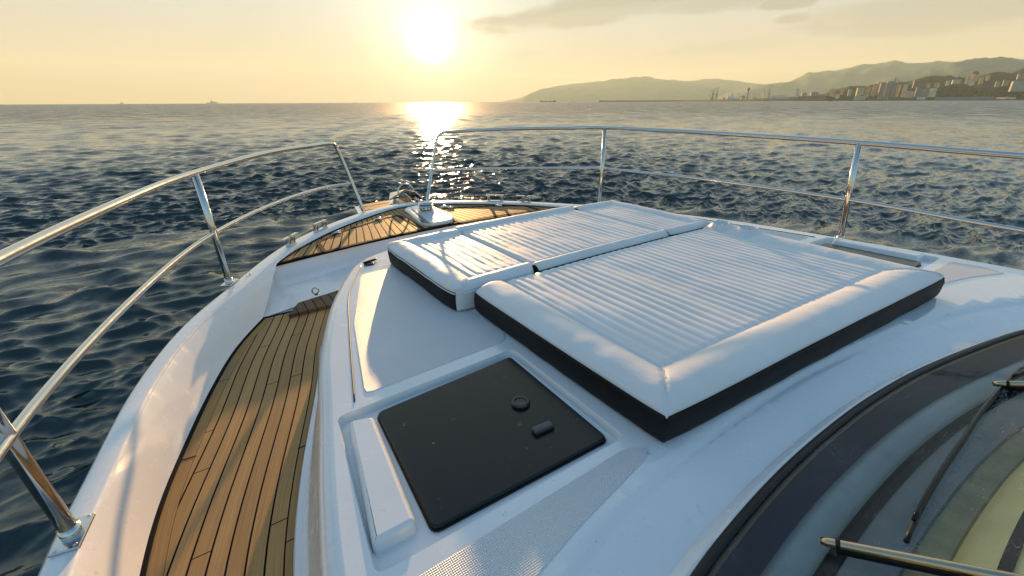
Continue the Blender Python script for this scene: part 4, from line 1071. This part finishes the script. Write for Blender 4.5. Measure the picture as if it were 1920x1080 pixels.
for k, (px, h) in enumerate([(1366, 12), (1373, 11), (1381, 9)]):
    D = 3300; H = hgt(px, h, D); w = 6
    g = G().lathe((0, 0, -2), [(w*2, 0), (w*2, H*.7), (w*1.6, H*.9), (w*.6, H), (.1, H*1.02)], 16)
    o = fin('silo', g.v, g.f, simple('silo_white', (.62, .60, .55), .6), label=['tallest white silo left of the cranes tower', 'middle white silo of the three by the harbour', 'lowest white silo, nearest the round headed tower'][k], cat='silo', group='white silos in the harbour'); o.location = far(px, D)
    o.data.polygons.foreach_set('use_smooth', [True]*len(o.data.polygons))
CRM = simple('crane_steel', (.10, .12, .14), .6)
for k, (px, h, D) in enumerate([(1327, 22, 3500), (1335, 27, 3500), (1342, 28, 3450), (1430, 25, 3600), (1440, 27, 3600), (1372, 17, 3400), (1386, 16, 3500)]):
    H = hgt(px, h, D); P = far(px, D); e = bpy.data.objects.new('harbour_crane', None); col.objects.link(e); e.location = P; e.rotation_euler = (0, 0, -.8+.5*k); e.empty_display_size = 5
    tag(e, ['leftmost slim harbour crane, left of the yellow building', 'tall harbour crane directly above the yellow building', 'tallest harbour crane, just right of the yellow building', 'faint crane left of the white arched hall roof', 'faint crane over the left end of the arched hall', 'short crane with raised jib above the white silos', 'short crane between the silos and the round headed tower'][k], 'crane', 'harbour cranes')
    v, f = [], []
    for sx in (-5, 5):
        for sy in (-5, 5): gb(v, f, sx*.6, sy*.6, -1, H*.45, 1.6, 1.6, 0)
    gb(v, f, 0, 0, H*.45, H*.55, 10, 9, 0); gb(v, f, 0, 0, H*.55, H*.9, 2.6, 2.6, 0)
    me = bpy.data.meshes.new('tower'); me.from_pydata(v, [], f); me.materials.append(CRM); fix(me); o = bpy.data.objects.new('tower', me); col.objects.link(o); o.parent = e
    g = G().tube([(0, 0, H*.55), (H*.28, 0, H)], 1.1, 6).tube([(0, 0, H*.9), (H*.28, 0, H)], .4, 5)
    me = bpy.data.meshes.new('jib'); me.from_pydata(g.v, [], g.f); me.materials.append(CRM); fix(me); o = bpy.data.objects.new('jib', me); col.objects.link(o); o.parent = e
D = 3350; H = hgt(1400, 27, D)
g = G().lathe((0, 0, -1), [(5, 0), (3.4, H*.72), (3.4, H*.76), (8, H*.82), (9.5, H*.87), (8, H*.93), (3, H*.97), (.8, H*.98), (.4, H*1.06)], 16)
o = fin('control_tower', g.v, g.f, simple('tower_grey', (.16, .15, .14), .7), label='slim harbour control tower with a wide round head', cat='tower'); o.location = far(1400, D)
# breakwater and quay
def wall_line(pts, H, w, name, label, cat, c):
    g = G(); P = [far(px, D) for px, D in pts]
    ring = []
    for i, p in enumerate(P):
        t = (P[min(i+1, len(P)-1)]-P[max(i-1, 0)]).normalized(); n = Vector((-t.y, t.x, 0))
        ring.append([tuple(p-n*w*.8+Vector((0, 0, -1))), tuple(p-n*w*.4+Vector((0, 0, H*.7))), tuple(p-n*w*.3+Vector((0, 0, H))), tuple(p+n*w*.3+Vector((0, 0, H))), tuple(p+n*w*.8+Vector((0, 0, -1)))])
    g.loft(ring); return fin(name, g.v, g.f, simple(name+'_stone', c, .9, scale=.05), label=label, cat=cat)
wall_line([(1124, 3300), (1170, 3350), (1230, 3500), (1300, 3500), (1380, 3450)], hgt(1200, 3.0, 3300), 24, 'breakwater', 'long low dark breakwater reaching out left from the harbour', 'breakwater', (.10, .09, .08))
wall_line([(1330, 3200), (1430, 2800), (1520, 2600), (1600, 2560), (1700, 2555), (1800, 2555), (1920, 2560), (2100, 2600), (2300, 2650)], hgt(1600, 2.6, 2560), 30, 'quay_wall', 'dark quay wall running along the whole town waterfront', 'quay', (.045, .045, .045))
wall_line([(1752, 2590), (1790, 2590), (1830, 2590), (1862, 2600)], hgt(1800, 7.5, 2590), 26, 'retaining_wall', 'grey retaining wall below the dark wooded slope', 'wall', (.16, .15, .15))
# woods: scattered crowns over the town slope (one mass nobody could count)
def woods():
    prof = [(1545, 12), (1560, 20), (1590, 26), (1650, 31), (1710, 38), (1760, 41), (1830, 45), (1880, 50), (1940, 64), (2300, 58)]
    v, f = [], []
    lod = bmesh.new(); bmesh.ops.create_icosphere(lod, subdivisions=1, radius=1); bv = [x.co.copy() for x in lod.verts]; bf = [[q.index for q in x.verts] for x in lod.faces]; lod.free()
    for k in range(2600):
        px = random.uniform(1550, 2080); dens = interp(px, [(1550, .7), (1640, .5), (1735, .6), (1752, 1), (1860, 1), (1870, .7), (2080, .8)])
        if random.random() > dens: continue
        top = interp(px, prof); t = random.random()**.8; D = 2660+t*560
        hp = 6+(top-7)*t; z = hgt(px, hp, D); p = far(px, D); r = random.uniform(5, 11); b = len(v)
        for q in bv: v.append((p.x+q.x*r*random.uniform(.8, 1.25), p.y+q.y*r*random.uniform(.8, 1.25), z+q.z*r*random.uniform(.6, 1.05)))
        f += [tuple(b+i for i in q) for q in bf]
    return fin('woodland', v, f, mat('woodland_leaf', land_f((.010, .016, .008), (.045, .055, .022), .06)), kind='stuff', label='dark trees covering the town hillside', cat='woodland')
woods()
# ships
def ship(px, D, L_, name, label, cat, parts, rz=0.0, group=None):
    e = bpy.data.objects.new(name, None); col.objects.link(e); e.location = far(px, D); a = far(px+1, D)-far(px-1, D); e.rotation_euler = (0, 0, math.atan2(a.y, a.x)+rz); e.empty_display_size = 5
    tag(e, label, cat, group)
    for nm, m_, boxes in parts:
        if nm == 'hull':
            v, f = [], []
            for (x0, x1, w, z0, z1) in boxes:
                b = len(v); bw = (x1-x0)*.16
                v += [(x0, -w*.4, z0), (x1-bw, -w*.4, z0), (x1-bw*.6, 0, z0), (x1-bw, w*.4, z0), (x0, w*.4, z0), (x0, -w/2, z1), (x1-bw, -w/2, z1), (x1, 0, z1+(z1-z0)*.15), (x1-bw, w/2, z1), (x0, w/2, z1)]
                f += [tuple(b+i for i in q) for q in [(0, 1, 2, 3, 4), (5, 6, 7, 8, 9), (0, 1, 6, 5), (1, 2, 7, 6), (2, 3, 8, 7), (3, 4, 9, 8), (4, 0, 5, 9)]]
        else:
            v, f = [], []
            for (x0, x1, w, z0, z1) in boxes: gb(v, f, (x0+x1)/2, 0, z0, z1, x1-x0, w, 0)
        me = bpy.data.meshes.new(nm); me.from_pydata(v, [], f); me.materials.append(m_); fix(me); o = bpy.data.objects.new(nm, me); col.objects.link(o); o.parent = e
    return e
SH, SW = simple('ship_hull', (.06, .05, .05), .6), simple('ship_white', (.45, .43, .40), .6)
ship(400, 9000, 150, 'cargo_ship', 'small cargo ship with stern house on the open horizon, left of the sun', 'ship', [('hull', SH, [(-90, 75, 24, -1, 14)]), ('superstructure', SW, [(-30, 0, 20, 14, 40), (8, 40, 18, 14, 26)]), ('mast', SH, [(-18, -14, 4, 40, 62), (30, 33, 3, 26, 48)])])
ship(229, 9500, 80, 'distant_boat', 'tiny boat on the horizon at the far left', 'boat', [('hull', SH, [(-30, 30, 14, -1, 9)]), ('wheelhouse', SW, [(-12, 8, 10, 9, 22)])])
ship(666, 11000, 80, 'distant_boat', 'barely visible boat on the horizon left of the sun glitter', 'boat', [('hull', SH, [(-22, 22, 12, -1, 6)]), ('wheelhouse', SW, [(-8, 8, 9, 6, 14)])])
ship(1026, 4200, 80, 'barge', 'long low barge with crane post right of the sun, under the hills', 'barge', [('hull', SH, [(-58, 42, 20, -1, 7)]), ('deckhouse', SW, [(-54, -44, 12, 7, 16)]), ('crane_post', SH, [(28, 30, 2, 7, 62)])])
ship(1039, 3900, 50, 'tug_boat', 'dark tug boat at the right end of the barge', 'boat', [('hull', SH, [(-16, 18, 10, -1, 7)]), ('wheelhouse', SH, [(-6, 6, 7, 7, 14)])])
ship(1075, 7000, 60, 'distant_ship', 'faint pale ship between the barge and the breakwater', 'ship', [('hull', SW, [(-40, 40, 16, -1, 8)]), ('superstructure', SW, [(-30, -12, 14, 8, 24), (12, 20, 12, 8, 18)])])
ship(1558, 1500, 12, 'motor_boat', 'small white motor boat crossing in front of the orange houses', 'boat', [('hull', SW, [(-9, 8, 5, -.3, 2.4)]), ('cabin', SH, [(-3, 3, 3.4, 2.4, 5)])], rz=math.pi)
g = G(); 
P0 = far(1559, 1498); a = (far(1580, 1498)-P0).normalized()
v = []; 
for k in range(40):
    c = P0+a*(k*1.6+random.uniform(-.5, .5)); r = .7+random.random()*.9
    g.lathe((c.x+random.uniform(-1, 1), c.y+random.uniform(-1.5, 1.5), .1), [(r, 0), (r*.8, r*.4), (.05, r*.6)], 7)
fin('wake_foam', g.v, g.f, simple('foam', (.8, .8, .78), .6), kind='stuff', label='white foam trailing behind the small motor boat', cat='wake')

# ================================================================ HAZE
def haze():
    v, f = [], []; gb(v, f, 0, 0, -1.6, 960, 32400, 32400, 0)
    m_ = bpy.data.materials.new('haze_air'); m_.use_nodes = True; t = m_.node_tree; t.nodes.clear()
    o = t.nodes.new('ShaderNodeOutputMaterial'); p = t.nodes.new('ShaderNodeVolumePrincipled')
    p.inputs['Color'].default_value = (.82, 1.0, .84, 1); p.inputs['Density'].default_value = HAZE; p.inputs['Anisotropy'].default_value = .15
    t.links.new(p.outputs[0], o.inputs['Volume'])
    fin('haze', v, f, m_, kind='stuff', label='warm evening haze in the air', cat='haze')
HAZE = 6.3e-5
haze()
